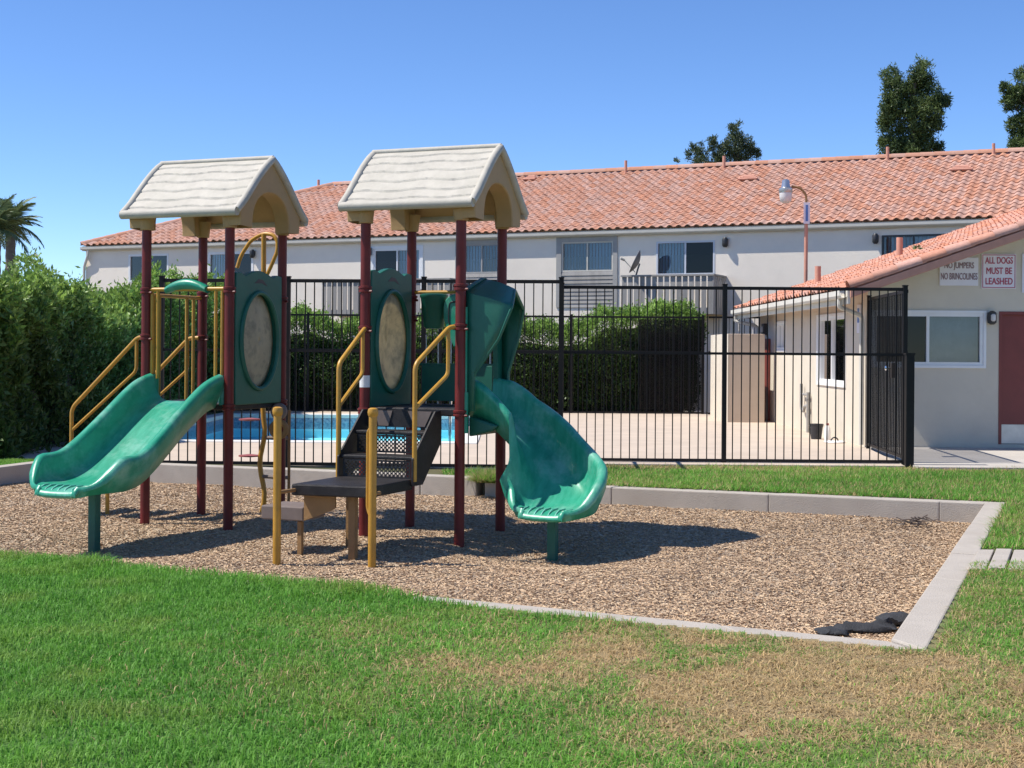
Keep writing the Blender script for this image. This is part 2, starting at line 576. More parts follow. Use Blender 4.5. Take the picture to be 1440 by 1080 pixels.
fq = np.stack([idx[:-1, :-1], idx[:-1, 1:], idx[1:, 1:], idx[1:, :-1]], -1).reshape(-1, 4)
tag(link('play_pit_ground', np_mesh('play_pit_ground', verts, fq.ravel(), np.full(len(fq), 4), M['chipbed'], smooth=True)), kind='structure')

# loose wood chips (uncountable)
def make_chips(n, x0, x1, y0, y1, wpow):
    x = rng.uniform(x0, x1, n); y = rng.uniform(y0, y1, n)
    keep = in_poly(x, y, inset(PIT, 0.16))
    keep &= (np.abs(x) < 0.42 * y) | (rng.random(n) < .45)
    dens = np.clip((9.0 / y) ** wpow, 0, 1)
    keep &= rng.random(n) < dens
    return x[keep], y[keep]
x, y = make_chips(640000, -8.3, 5.2, 7.5, 19.5, 1.6)
k = len(x)
ln = rng.uniform(0.011, 0.034, k) * (0.8 + 0.028 * y); wd = rng.uniform(0.005, 0.012, k) * (0.8 + 0.03 * y); th = rng.uniform(0.0015, 0.004, k)
ang = rng.uniform(0, 2 * PI, k); tilt = rng.normal(0, 0.16, k); roll_ = rng.normal(0, 0.22, k)
z = chip_h(x, y) + rng.uniform(0.0, 0.007, k)
da = np.stack([np.cos(ang) * np.cos(tilt), np.sin(ang) * np.cos(tilt), np.sin(tilt)], 1)
db = np.stack([-np.sin(ang) * np.cos(roll_), np.cos(ang) * np.cos(roll_), np.sin(roll_)], 1)
dc = np.cross(da, db)
P0 = np.stack([x, y, z], 1)
v0 = P0 + da * ln[:, None] * 0.5 + db * wd[:, None] * 0.2
v1 = P0 - da * ln[:, None] * 0.5 + db * wd[:, None] * 0.5
v2 = P0 - da * ln[:, None] * 0.45 - db * wd[:, None] * 0.5
v3 = P0 + da * ln[:, None] * 0.42 - db * wd[:, None] * 0.45
lift = dc * th[:, None] + np.array([0, 0, 0.002])
V = np.stack([v0 + lift, v1 + lift, v2 + lift, v3 + lift, (v0 + v3) / 2 - lift * .6, (v1 + v2) / 2 - lift * .6], 1).reshape(-1, 3)
base = (np.arange(k) * 6)[:, None]
F = np.concatenate([base + np.array([0, 1, 2, 3]), base + np.array([3, 2, 5, 4])], 1).ravel()
pal = np.array([(0.50, 0.37, 0.25), (0.40, 0.28, 0.185), (0.33, 0.215, 0.14), (0.57, 0.45, 0.32), (0.25, 0.155, 0.10), (0.37, 0.29, 0.22)])
cc = pal[rng.choice(6, k, p=[.26, .24, .18, .14, .10, .08])] * rng.uniform(0.8, 1.15, (k, 1))
worn = vnoise(x, y, 0.55)
cc = cc * (1.12 + 0.30 * worn)[:, None] * np.array([1.10, 1.07, .98])
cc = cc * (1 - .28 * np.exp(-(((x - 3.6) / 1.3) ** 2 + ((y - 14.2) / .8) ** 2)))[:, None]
cc = cc * .55 + cc.mean(0) * .45
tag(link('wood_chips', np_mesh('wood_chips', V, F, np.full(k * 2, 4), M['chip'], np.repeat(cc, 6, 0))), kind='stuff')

# kerb around the pit, block by block
kerb = empty('kerb', (A.x, A.y, 0), kind='structure')
fr = Frame((A.x, A.y, 0))
def kerb_run(p, q, pin, qin, cuts, top=0.0, bot=-0.42):
    for t0, t1 in zip(cuts[:-1], cuts[1:]):
        g = 0.004 / (q - p).length
        s0 = t0 + (g if t0 > 0 else 0); s1 = t1 - (g if t1 < 1 else 0)
        a, b = p.lerp(q, s0), p.lerp(q, s1)
        c, d = pin.lerp(qin, s1), pin.lerp(qin, s0)
        jz = random.uniform(-0.006, 0.006) + top
        pts = [fr(v) + Vector((0, 0, bot)) for v in (a, b, c, d)]
        MB().prism(pts, (0, 0, jz - bot)).build('kerb_block', M['kerb'], kerb, bevel=0.012)
kerb_run(A, B, PIN[0], PIN[1], [0, 0.30, 0.47, 0.72, 1], top=0.012)
n_bc = (C - B).normalized()
tgap0 = (GAP - B).length / (C - B).length
bi, ci = PIN[1], PIN[2]
def seg(t): return B.lerp(C, t), bi.lerp(ci, t)
def run_back(t0, t1, cuts, top):
    p, pi_ = seg(t0); q, qi = seg(t1)
    kerb_run(p, q, pi_, qi, cuts, top)
run_back(0.0005, tgap0 - 0.003, [0, 0.08, 0.40, 0.72, 1], 0.0)
run_back(tgap0 + 0.006, 0.9995, [0, 0.12, 0.45, 0.78, 1], 0.045)
kerb_run(A - FD * 0 + FD * 0.012, D, PIN[0] + FD * 0.012, PIN[3], [0, 0.085, 0.26, 0.44, 0.62, 0.80, 1], top=-0.004)
kerb_run(C, D, PIN[2], PIN[3], [0, 0.3, 0.65, 1], top=0.03)

# pool deck slab with the pool cut out
PX0, PX1, PY0, PY1 = -6.55, -0.85, 23.5, 33.0
DZ = 0.02
mb = MB()
outer = [Vector((-30, 21.2, DZ)), Vector((-7.0, 21.2, DZ)), Vector((-7.0, 19.62, DZ)), Vector((0.66, 18.27, DZ)), Vector((0.68, 19.32, DZ)), Vector((5.35, 19.32, DZ)), Vector((5.75, 23, DZ)), Vector((5.75, 36, DZ)), Vector((-30, 36, DZ))]
hole = [Vector((PX0 - .3, PY0 - .3, DZ)), Vector((PX1 + .3, PY0 - .3, DZ)), Vector((PX1 + .3, PY1 + .3, DZ)), Vector((PX0 - .3, PY1 + .3, DZ))]
o, h = outer, hole
mb.add([o[0], o[1], h[0]], [(0, 1, 2)])
mb.add([o[1], o[2], o[3], h[1], h[0]], [(0, 1, 2, 3, 4)])
mb.add([o[3], o[4], o[5], o[6], o[7], h[2], h[1]], [(0, 1, 2, 6), (2, 3, 4, 5), (2, 5, 6)])
mb.add([o[7], o[8], h[3], h[2]], [(0, 1, 2, 3)])
mb.quad(o[8], o[0], h[0], h[3])
for i in range(5):
    a, b = o[i], o[i + 1]
    dz = Vector((0, 0, -0.12))
    mb.quad(a, a + dz, b + dz, b)
tag(mb.build('pool_deck', M['deck']), kind='structure')

pool = empty('swimming_pool', (PX0, PY0, 0), label='blue swimming pool with white coping behind the black railings', cat='swimming pool')
f = Frame((PX0, PY0, 0))
def ring(x0, x1, y0, y1, w, z0, z1):
    m_ = MB()
    m_.box(x0 - w, x1 + w, y0 - w, y0, z0, z1); m_.box(x0 - w, x1 + w, y1, y1 + w, z0, z1)
    m_.box(x0 - w, x0, y0, y1, z0, z1); m_.box(x1, x1 + w, y0, y1, z0, z1)
    return m_
W_, H_ = PX1 - PX0, PY1 - PY0
for (x0, x1, y0, y1) in ((-.3, W_ + .3, -.3, 0), (-.3, W_ + .3, H_, H_ + .3), (-.3, 0, 0.004, H_ - .004), (W_, W_ + .3, 0.004, H_ - .004)):
    MB().box(x0, x1, y0, y1, -0.05, 0.045).build('coping', M['coping'], pool, bevel=0.02)
ring(0, W_, 0, H_, 0.02, -0.30, -0.052).build('tile_band', M['tileband'], pool)
mb = ring(0, W_, 0, H_, 0.05, -.50, -0.302); mb.box(-.05, W_ + .05, -.05, H_ + .05, -.55, -.502)
mb.build('basin', M['plaster_blue'], pool)
MB().quad((0, 0, -.15), (W_, 0, -.15), (W_, H_, -.15), (0, H_, -.15)).build('water', M['water'], pool)
for yy in (6.2, 6.9):
    px_ = W_
    path = fillet([(px_ - .45, yy, -.5), (px_ - .45, yy, .62), (px_ + .12, yy, .72), (px_ + .42, yy, .04)], 0.25, 6)
    MB().tube(path, 0.022, 8).build('ladder_rail', M['chrome'], pool, smooth=True)

mb = MB()
mb.prism([(5.42, 18.95, -.1), (30, 18.95, -.1), (30, 22.96, -.1), (5.79, 22.96, -.1)], (0, 0, .135))
tag(mb.build('sidewalk', M['walk']), kind='structure')

path_ = empty('path', ground(1385, 790), kind='structure')
f = Frame(path_.location)
p0 = ground(1376, 776); p1 = ground(1362, 803)
for i in range(14):
    a = p0 + Vector((0.135, -0.012, 0)) * i + Vector((0, 0, -.03)); b = p1 + Vector((0.135, -0.012, 0)) * i + Vector((0, 0, -.03))
    w = Vector((0.118, -0.01, 0))
    MB().prism([f(b), f(b + w), f(a + w), f(a)], (0, 0, 0.055 + random.uniform(-.006, .006))).build('paver', M['kerb'], path_, bevel=0.006)

# ------------------------------------------------------------------ roofs of clay tiles
def tile_mesh(w, L, m):
    """one S-shaped clay tile, front lip at y=0, running back along +y"""
    n = 7
    prof = []
    for i in range(n + 1):
        t = i / n
        prof.append((t * w * 1.02, 0.060 * math.sin(PI * min(1, t / 0.72)) if t < 0.72 else 0.004))
    b = MB()
    r0 = [(x_, 0.0, z_ + 0.030) for x_, z_ in prof]
    r1 = [(x_, L * 1.08, z_ + 0.004) for x_, z_ in prof]
    rl = [(x_, 0.004, z_ + 0.008) for x_, z_ in prof]
    b.grid([rl, r0, r1])
    return b

def tiled(parent, origin, u, s, ncol, nrow, w, L, m, inside, rank, single=300):
    """tiles on a slope: u along the eave, s up the slope; the best-ranked are objects, the rest one mesh"""
    u, s = u.normalized(), s.normalized()
    nrm = u.cross(s).normalized()
    base_m = tile_mesh(w, L, m)
    me = base_m.mesh('roof_tile', m, True, 50)
    R = Matrix((u, s, nrm)).transposed().to_4x4()
    spots = []
    for i in range(ncol):
        for j in range(nrow):
            if inside((i + .5) * w, (j + .5) * L):
                spots.append((rank(i * w, j * L), i, j))
    spots.sort()
    rest = MB(); tints = []
    for q, (_, i, j) in enumerate(spots):
        p = Vector(origin) + u * (i * w + random.uniform(-.006, .006)) + s * (j * L + random.uniform(-.012, .012)) + nrm * random.uniform(0, .008)
        tw = Matrix.Rotation(random.gauss(0, 0.012), 4, 'Z')
        mtx = Matrix.Translation(p) @ R @ tw
        if q < single:
            o_ = bpy.data.objects.new('roof_tile', me)
            COL.objects.link(o_)
            o_.parent = parent
            o_.matrix_basis = mtx
        else:
            rest.add([mtx @ Vector(v) for v in base_m.v], base_m.f)
            tints += [random.random()] * len(base_m.v)
    if rest.v:
        me2 = rest.mesh('roof_tiles', m, True, 50)
        a = me2.attributes.new("tint", 'FLOAT', 'POINT')
        a.data.foreach_set("value", tints)
        o_ = link('roof_tiling', me2, parent)
        o_['kind'] = 'stuff'

# ------------------------------------------------------------------ walls and windows in a vertical plane
class Plane:
    """a vertical wall plane through o along u; n points out of the wall towards the viewer"""
    def __init__(self, o, u):
        self.o = Vector(o); self.u = Vector(u).normalized(); self.n = Vector((self.u.y, -self.u.x, 0))
    def p(self, a, z, out=0.0):
        return self.o + self.u * a + self.n * out + Vector((0, 0, z))
    def hit(self, px, py, out=0.0):
        a, b = unroll(px, py)
        d = Vector((a / FOC, 1.0, -b / FOC))
        o_ = self.o + self.n * out
        e = Vector((0, 0, EYE))
        t = (o_ - e).dot(self.n) / d.dot(self.n)
        q = e + d * t - o_
        return q.dot(self.u), q.z + self.o.z
    def rect(self, x0, y0, x1, y1, out=0.0):
        a0, z1 = self.hit(x0, (y0), out); a1, z0 = self.hit(x1, y1, out)
        return a0, a1, z0, z1
    def slab(self, m_, a0, a1, z0, z1, o0, o1, f):
        c = (self.p(a0, 0) + self.p(a1, 0)) / 2 + self.n * (o0 + o1) / 2 + Vector((0, 0, (z0 + z1) / 2))
        m_.obox(f(c), self.u * (a1 - a0) / 2, self.n * (o1 - o0) / 2, Vector((0, 0, (z1 - z0) / 2)))
        return m_

def wall_holes(pl, a0, a1, z0, z1, holes, f, thick=0.16):
    m_ = MB()
    xs = sorted({a0, a1, *[h[0] for h in holes], *[h[1] for h in holes]})
    xs = [x_ for x_ in xs if a0 <= x_ <= a1]
    for xa, xb in zip(xs[:-1], xs[1:]):
        cuts = sorted([(h[2], h[3]) for h in holes if h[0] < (xa + xb) / 2 < h[1]])
        z = z0
        for (h0, h1) in cuts + [(z1, z1)]:
            if h0 > z + 1e-4:
                p_ = [f(pl.p(xa, z)), f(pl.p(xb, z)), f(pl.p(xb, h0)), f(pl.p(xa, h0))]
                m_.quad(*p_)
            z = max(z, h1)
    for (h0, h1, g0, g1) in holes:
        q = [(h0, g0), (h1, g0), (h1, g1), (h0, g1)]
        for i in range(4):
            a, b = q[i], q[(i + 1) % 4]
            m_.quad(f(pl.p(*a)), f(pl.p(*b)), f(pl.p(*b, -thick)), f(pl.p(*a, -thick)))
    return m_

def slider_window(pl, r, parent, f, frame_mat, trim=0.0, panes=('dark', 'dark'), fw=0.05, trim_mat=None, depth=0.06, sash_mat=None):
    """sliding window: trim (proud), frame, two panes, what hangs behind them"""
    a0, a1, z0, z1 = r
    fm = MB()
    for (x0, x1, y0, y1) in ((a0, a1, z0, z0 + fw), (a0, a1, z1 - fw, z1), (a0, a0 + fw, z0 + fw + .001, z1 - fw - .001), (a1 - fw, a1, z0 + fw + .001, z1 - fw - .001)):
        pl.slab(fm, x0, x1, y0, y1, -depth, 0.012, f)
    w = fm.build('window', frame_mat, parent)
    mid = (a0 + a1) / 2
    sm = MB(); pl.slab(sm, mid - fw * .45, mid + fw * .45, z0 + fw, z1 - fw, -depth + .01, 0.002, f)
    sm.build('sash', sash_mat or frame_mat, w)
    for i, kind in enumerate(panes):
        x0, x1 = (a0 + fw, mid - fw * .45) if i == 0 else (mid + fw * .45, a1 - fw)
        g = MB()
        pl.slab(g, x0, x1, z0 + fw, z1 - fw, -depth + .012 + .012 * i, -depth + .016 + .012 * i, f)
        g.build('pane', M['glass_dark'] if kind == 'dark' else M['glass'], w)
        if kind in ('blind', 'curtain', 'slats'):
            bm_ = MB()
            n = max(3, int((x1 - x0) / 0.09))
            for k_ in range(n):
                s0 = x0 - .02 + (x1 - x0 + .04) * k_ / n; s1 = s0 + (x1 - x0) / n * (0.97 if kind == 'blind' else 0.7 if kind == 'slats' else 1.0)
                pa, pb = pl.p(s0, z0, -0.20), pl.p(s1, z0, -0.155)
                h = Vector((0, 0, z1 - z0))
                bm_.quad(f(pa), f(pb), f(pb + h), f(pa + h))
            bm_.build('blind' if kind != 'curtain' else 'curtain', M['blind'] if kind == 'blind' else M['curtain'], w)
    if trim:
        tm = MB()
        t = trim
        for (x0, x1, y0, y1) in ((a0 - t, a1 + t, z0 - t, z0 - .001), (a0 - t, a1 + t, z1 + .001, z1 + t), (a0 - t, a0 - .001, z0, z1), (a1 + .001, a1 + t, z0, z1)):
            pl.slab(tm, x0, x1, y0, y1, -.02, 0.03, f)
        tm.build('trim', trim_mat or M['white'], w)
    return w

# ------------------------------------------------------------------ apartment block across the back
def apartment():
    ang = math.radians(24.5)
    u = Vector((math.cos(ang), -math.sin(ang), 0)); v = Vector((math.sin(ang), math.cos(ang), 0))
    EO = Vector((-15.25, 50.4, 0))                 # ground below the left eave corner
    OH = 0.09
    ZE = 5.16
    O = EO + v * OH + u * OH
    root = empty('apartment_building', O, label='long cream apartment block with terracotta tiled roof behind the hedge', cat='building')
    f = Frame(O)
    pl = Plane(O, u)
    LEN = 37.0
    R = pl.rect
    wins = [
        dict(r=R(181, 358, 237, 396), panes=('dark', 'dark'), mat='white', trim=0.0, fw=.07),
        dict(r=R(293, 355, 356, 412), panes=('blind', 'dark'), mat='white', trim=0.0, fw=.08),
        dict(r=R(526, 351, 591, 402), panes=('dark', 'blind'), mat='white', trim=0.10, fw=.05),
        dict(r=R(652, 344, 703, 384), panes=('blind', 'slats'), mat='grey_trim', trim=0.0, fw=.05),
        dict(r=R(790, 341, 862, 381), panes=('curtain', 'blind'), mat='fascia', trim=0.0, fw=.04),
        dict(r=R(923, 340, 1005, 386), panes=('blind', 'dark'), mat='blind', trim=0.0, fw=.05),
        dict(r=R(1240, 331, 1330, 372), panes=('slats', 'blind'), mat='lampblack', trim=0.0, fw=.05),
    ]
    wall = wall_holes(pl, 0, LEN, -0.5, ZE + .05, [w['r'] for w in wins], f)
    # side and back walls
    q = [(0, 0), (LEN, 0), (LEN, 10.5), (0, 10.5)]
    for i in range(1, 4):
        a, b = q[i], q[(i + 1) % 4]
        pa, pb = f(O + u * a[0] + v * a[1]), f(O + u * b[0] + v * b[1])
        z0, z1 = Vector((0, 0, -.5)), Vector((0, 0, ZE + .05))
        wall.quad(pa + z0, pb + z0, pb + z1, pa + z1)
    w_ob = wall.build('wall', M['stucco_main'], root)
    for w in wins:
        slider_window(pl, w['r'], root, f, M[w['mat']], w['trim'], w['panes'], w['fw'])
    # recessed panels round two of the windows: proud grey boards and lap siding
    def frame_board(x0, y0, x1, y1, win):
        a0, a1, z0, z1 = R(x0, y0, x1, y1)
        w0, w1, s0, s1 = win
        m_ = MB()
        for (p0, p1, q0, q1) in ((a0, w0 - .004, z0, z1), (w1 + .004, a1, z0, z1), (w0 - .003, w1 + .003, s1 + .004, z1)):
            pl.slab(m_, p0, p1, q0, q1, 0.003, 0.035, f)
        m_.build('panel_board', M['grey_trim'], root)
        n = 9
        for k_ in range(n):
            h0 = z0 + (s0 - z0) * k_ / n; h1 = z0 + (s0 - z0) * (k_ + .94) / n
            b_ = MB()
            A0, A1 = w0 - .003, w1 + .003
            pts = [pl.p(A0, h0, .002), pl.p(A0, h0, .03), pl.p(A0, h1, .012), pl.p(A0, h1, .002)]
            b_.prism([f(p_) for p_ in pts], u * (A1 - A0))
            b_.build('siding_board', M['wood_grey'], root)
    frame_board(783, 328, 868, 432, wins[4]['r'])
    frame_board(641, 334, 708, 432, wins[3]['r'])
    # roof: base slab, fascia, tiles
    D_ = 6.42; RISE = 2.55
    s = Vector((v.x * D_, v.y * D_, RISE)).normalized()
    SL = math.hypot(D_, RISE)
    E0 = EO + Vector((0, 0, ZE)); E1 = EO + u * (LEN + 1) + Vector((0, 0, ZE))
    R0 = E0 + v * D_ + u * D_ + Vector((0, 0, RISE)); R1 = E1 + v * D_ + Vector((0, 0, RISE))
    Eb0 = E0 + v * 2 * D_; Eb1 = E1 + v * 2 * D_
    m_ = MB()
    m_.add([f(p_) for p_ in (E0, E1, R1, R0, Eb0, Eb1)], [(0, 1, 2, 3), (0, 3, 4), (5, 4, 3, 2), (1, 5, 2)])
    dz = Vector((0, 0, -.05))
    m_.add([f(p_ + dz) for p_ in (E0, E1, Eb1, Eb0)], [(0, 1, 2, 3)])
    roof = m_.build('roof', M['tile'], root)
    fm = MB(); fp = Plane(EO, u)
    fp.slab(fm, 0.0, LEN + 1, ZE - .19, ZE - .052, -.03, .025, f)
    fm.obox(f(EO + v * D_ + Vector((0, 0, ZE - .12)) + u * .0), v * (D_ - .03), u * .025, Vector((0, 0, .068)))
    fm.build('fascia_board', M['fascia'], root)
    gm = MB()
    prof = [(0.03, 0.03), (0.03, -.07), (0.05, -.10), (0.09, -.10), (0.115, -.07), (0.12, 0.0)]
    rows = [[f(fp.p(a, ZE - .06 + z_, o_)) for (o_, z_) in prof] for a in (0, LEN + 1)]
    gm.grid(rows); gm.build('gutter', M['fascia'], root, solid=0.008)
    def inside(a, d):
        return a > d * math.cos(math.atan2(RISE, D_)) - .05 and d < SL - .05
    tw, tl = 0.268, 0.375
    tiled(root, f(E0) + Vector((0, 0, .02)) - s * 0.11, u, s, int((LEN - 1) / tw), int(SL / tl) + 1, tw, tl, M['tile'], inside,
          lambda a, d: -(a) * 1.0 + d * 0.3)
    # hip tiles and ridge tiles
    def capping(p, q, name, n, r=.13):
        d = (q - p)
        st = d / n
        side = d.cross(Vector((0, 0, 1))).normalized(); up = side.cross(d).normalized()
        me = None
        for i in range(n):
            b_ = MB()
            rows = []
            for (t, rr) in ((-0.08, r * 1.08), (1.0, r)):
                rows.append([side * (math.cos(a) * rr) * 1.0 + up * (math.sin(a) * rr) + st * t for a in [PI * k_ / 6 for k_ in range(7)]])
            b_.grid(rows)
            if me is None:
                me = b_.mesh(name, M['tile'], True)
            o_ = link(name, me, root, p + st * i + up * .02)
    capping(f(E0), f(R0), 'hip_tile', 22)
    capping(f(R0), f(R1), 'ridge_tile', 72)
    # vent pipes on the ridge, low louvred roof vents on the slope
    rp = Plane(EO + v * (D_ - .35) , u)
    for (px, h) in ((880, .42), (1018, .40), (1248, .42), (1397, .36), (448, .3)):
        a, _ = rp.hit(px, 240)
        z0 = ZE + RISE * (D_ - .35) / D_
        b_ = MB(); base = f(rp.p(a, z0 - .1)); b_.tube([base, base + Vector((0, 0, h + .15))], .05, 10)
        b_.build('vent_pipe', M['salmon'], root, smooth=True)
    for (px, py, w_) in ((1052, 256, .62), (1352, 243, .66), (745, 256, .45), (640, 262, .4)):
        # find the slope point the pixel shows
        a_, b__ = unroll(px, py); d = Vector((a_ / FOC, 1, -b__ / FOC)); nrm = u.cross(s)
        t = (E0 - Vector((0, 0, EYE))).dot(nrm) / d.dot(nrm)
        pt = Vector((0, 0, EYE)) + d * t
        b_ = MB()
        for k_ in range(3):
            c = f(pt) + s * (k_ * .10) + nrm * (.12 + .015 * k_)
            b_.obox(c, u * (w_ / 2 * (1 - .2 * k_)), s * .075, nrm * .018)
        b_.obox(f(pt) + s * .12 + nrm * .06, u * w_ * .4, s * .12, nrm * .05)
        b_.build('roof_vent', M['salmon'], root)
    # wall lamps
    for (px, py) in ((1021, 341), (1232, 336), (357, 357), (521, 354)):
        a, z = pl.hit(px, py)
        b_ = MB(); b_.lathe(f(pl.p(a, z - .14, .10)), [(.05, 0), (.085, .05), (.085, .22), (.05, .28)], 12)
        l_ = b_.build('wall_lamp', M['lampblack'], root, smooth=True)
        b2 = MB(); pl.slab(b2, a - .06, a + .06, z - .06, z + .10, 0.0, .06, f); b2.build('backplate', M['lampblack'], l_)
    # balcony of vertical boards in front of the sliding window
    BO = 1.25
    def balcony(x0, x1, ytop, ybot, nb, right):
        a0, zt = pl.hit(x0, ytop, BO); a1, zb = pl.hit(x1, ybot, BO)
        zt = max(zt, pl.hit(x1, ytop - 1, BO)[1]); zb = zt - 1.12
        b_ = MB()
        pl.slab(b_, a0 - .02, a1 + .02, zt - .05, zt, BO - .09, BO + .03, f)
        pl.slab(b_, a0, a1, zb, zb + .18, 0.003, BO - .03, f)
        bal = b_.build('balcony', M['wood_grey'], root)
        st = (a1 - a0) / nb
        for k_ in range(nb):
            c = MB(); pl.slab(c, a0 + st * (k_ + .06), a0 + st * (k_ + .80), zb, zt - .052, BO - .045, BO - .02, f)
            c.build('balcony_board', M['wood_grey'], bal)
        if right:
            n2 = 6
            for k_ in range(n2):
                o0 = BO * k_ / n2 + .02
                c = MB(); pl.slab(c, a1 - .03, a1 - .004, zb, zt - .052, o0, o0 + BO / n2 * .86, f)
                c.build('balcony_board', M['wood_grey'], bal)
            c = MB(); pl.slab(c, a1 - .09, a1 + .018, zt - .05, zt - .001, 0.004, BO - .092, f); c.build('side_rail', M['wood_grey'], bal)
        return a0, a1, zt
    a0, a1, zt = balcony(874, 1003, 387, 440, 15, True)
    balcony(560, 632, 392, 440, 9, True)
    balcony(452, 503, 394, 440, 7, True)
    # downpipe at the left corner
    b_ = MB()
    e = f(fp.p(.30, ZE - .15, .05))
    w1 = f(pl.p(-.03, ZE - .75, .06))
    b_.tube(fillet([e, e + Vector((0, 0, -.18)), w1, w1 + Vector((0, 0, -4.2))], .1, 3), .05, 8)
    b_.build('downpipe', M['fascia'], root, smooth=True)
    # satellite dish on the balcony rail
    base = pl.p(a0 + .38, zt, BO - .03)
    dish = empty('satellite_dish', base, label='grey satellite dish on the boarded balcony rail', cat='satellite dish')
    ax = Vector((-.90, .10, .42)).normalized()
    prof = [(r_, 0.13 * (r_ / .36) ** 2) for r_ in (0.01, .08, .16, .24, .31, .36)]
    d_ = MB(); cpt = Vector((.12, 0, .34))
    d_.lathe(cpt, prof, 28, ax); d_.f = d_.f[:-1]
    d_.build('reflector', M['dish'], dish, smooth=True, solid=.012)
    d_ = MB(); d_.tube([(.05, 0, 0), (.09, 0, .15), cpt - ax * .03], .025, 8); d_.build('mast', M['dish'], dish, smooth=True)
    d_ = MB(); tip = cpt + ax * .46 + Vector((0, 0, -.10)); d_.tube([cpt + Vector((-.1, 0, -.26)), tip], .013, 6)
    d_.tube([tip - ax * .02, tip + ax * .1], .035, 8); d_.build('feed_arm', M['pipe'], dish, smooth=True)
apartment()

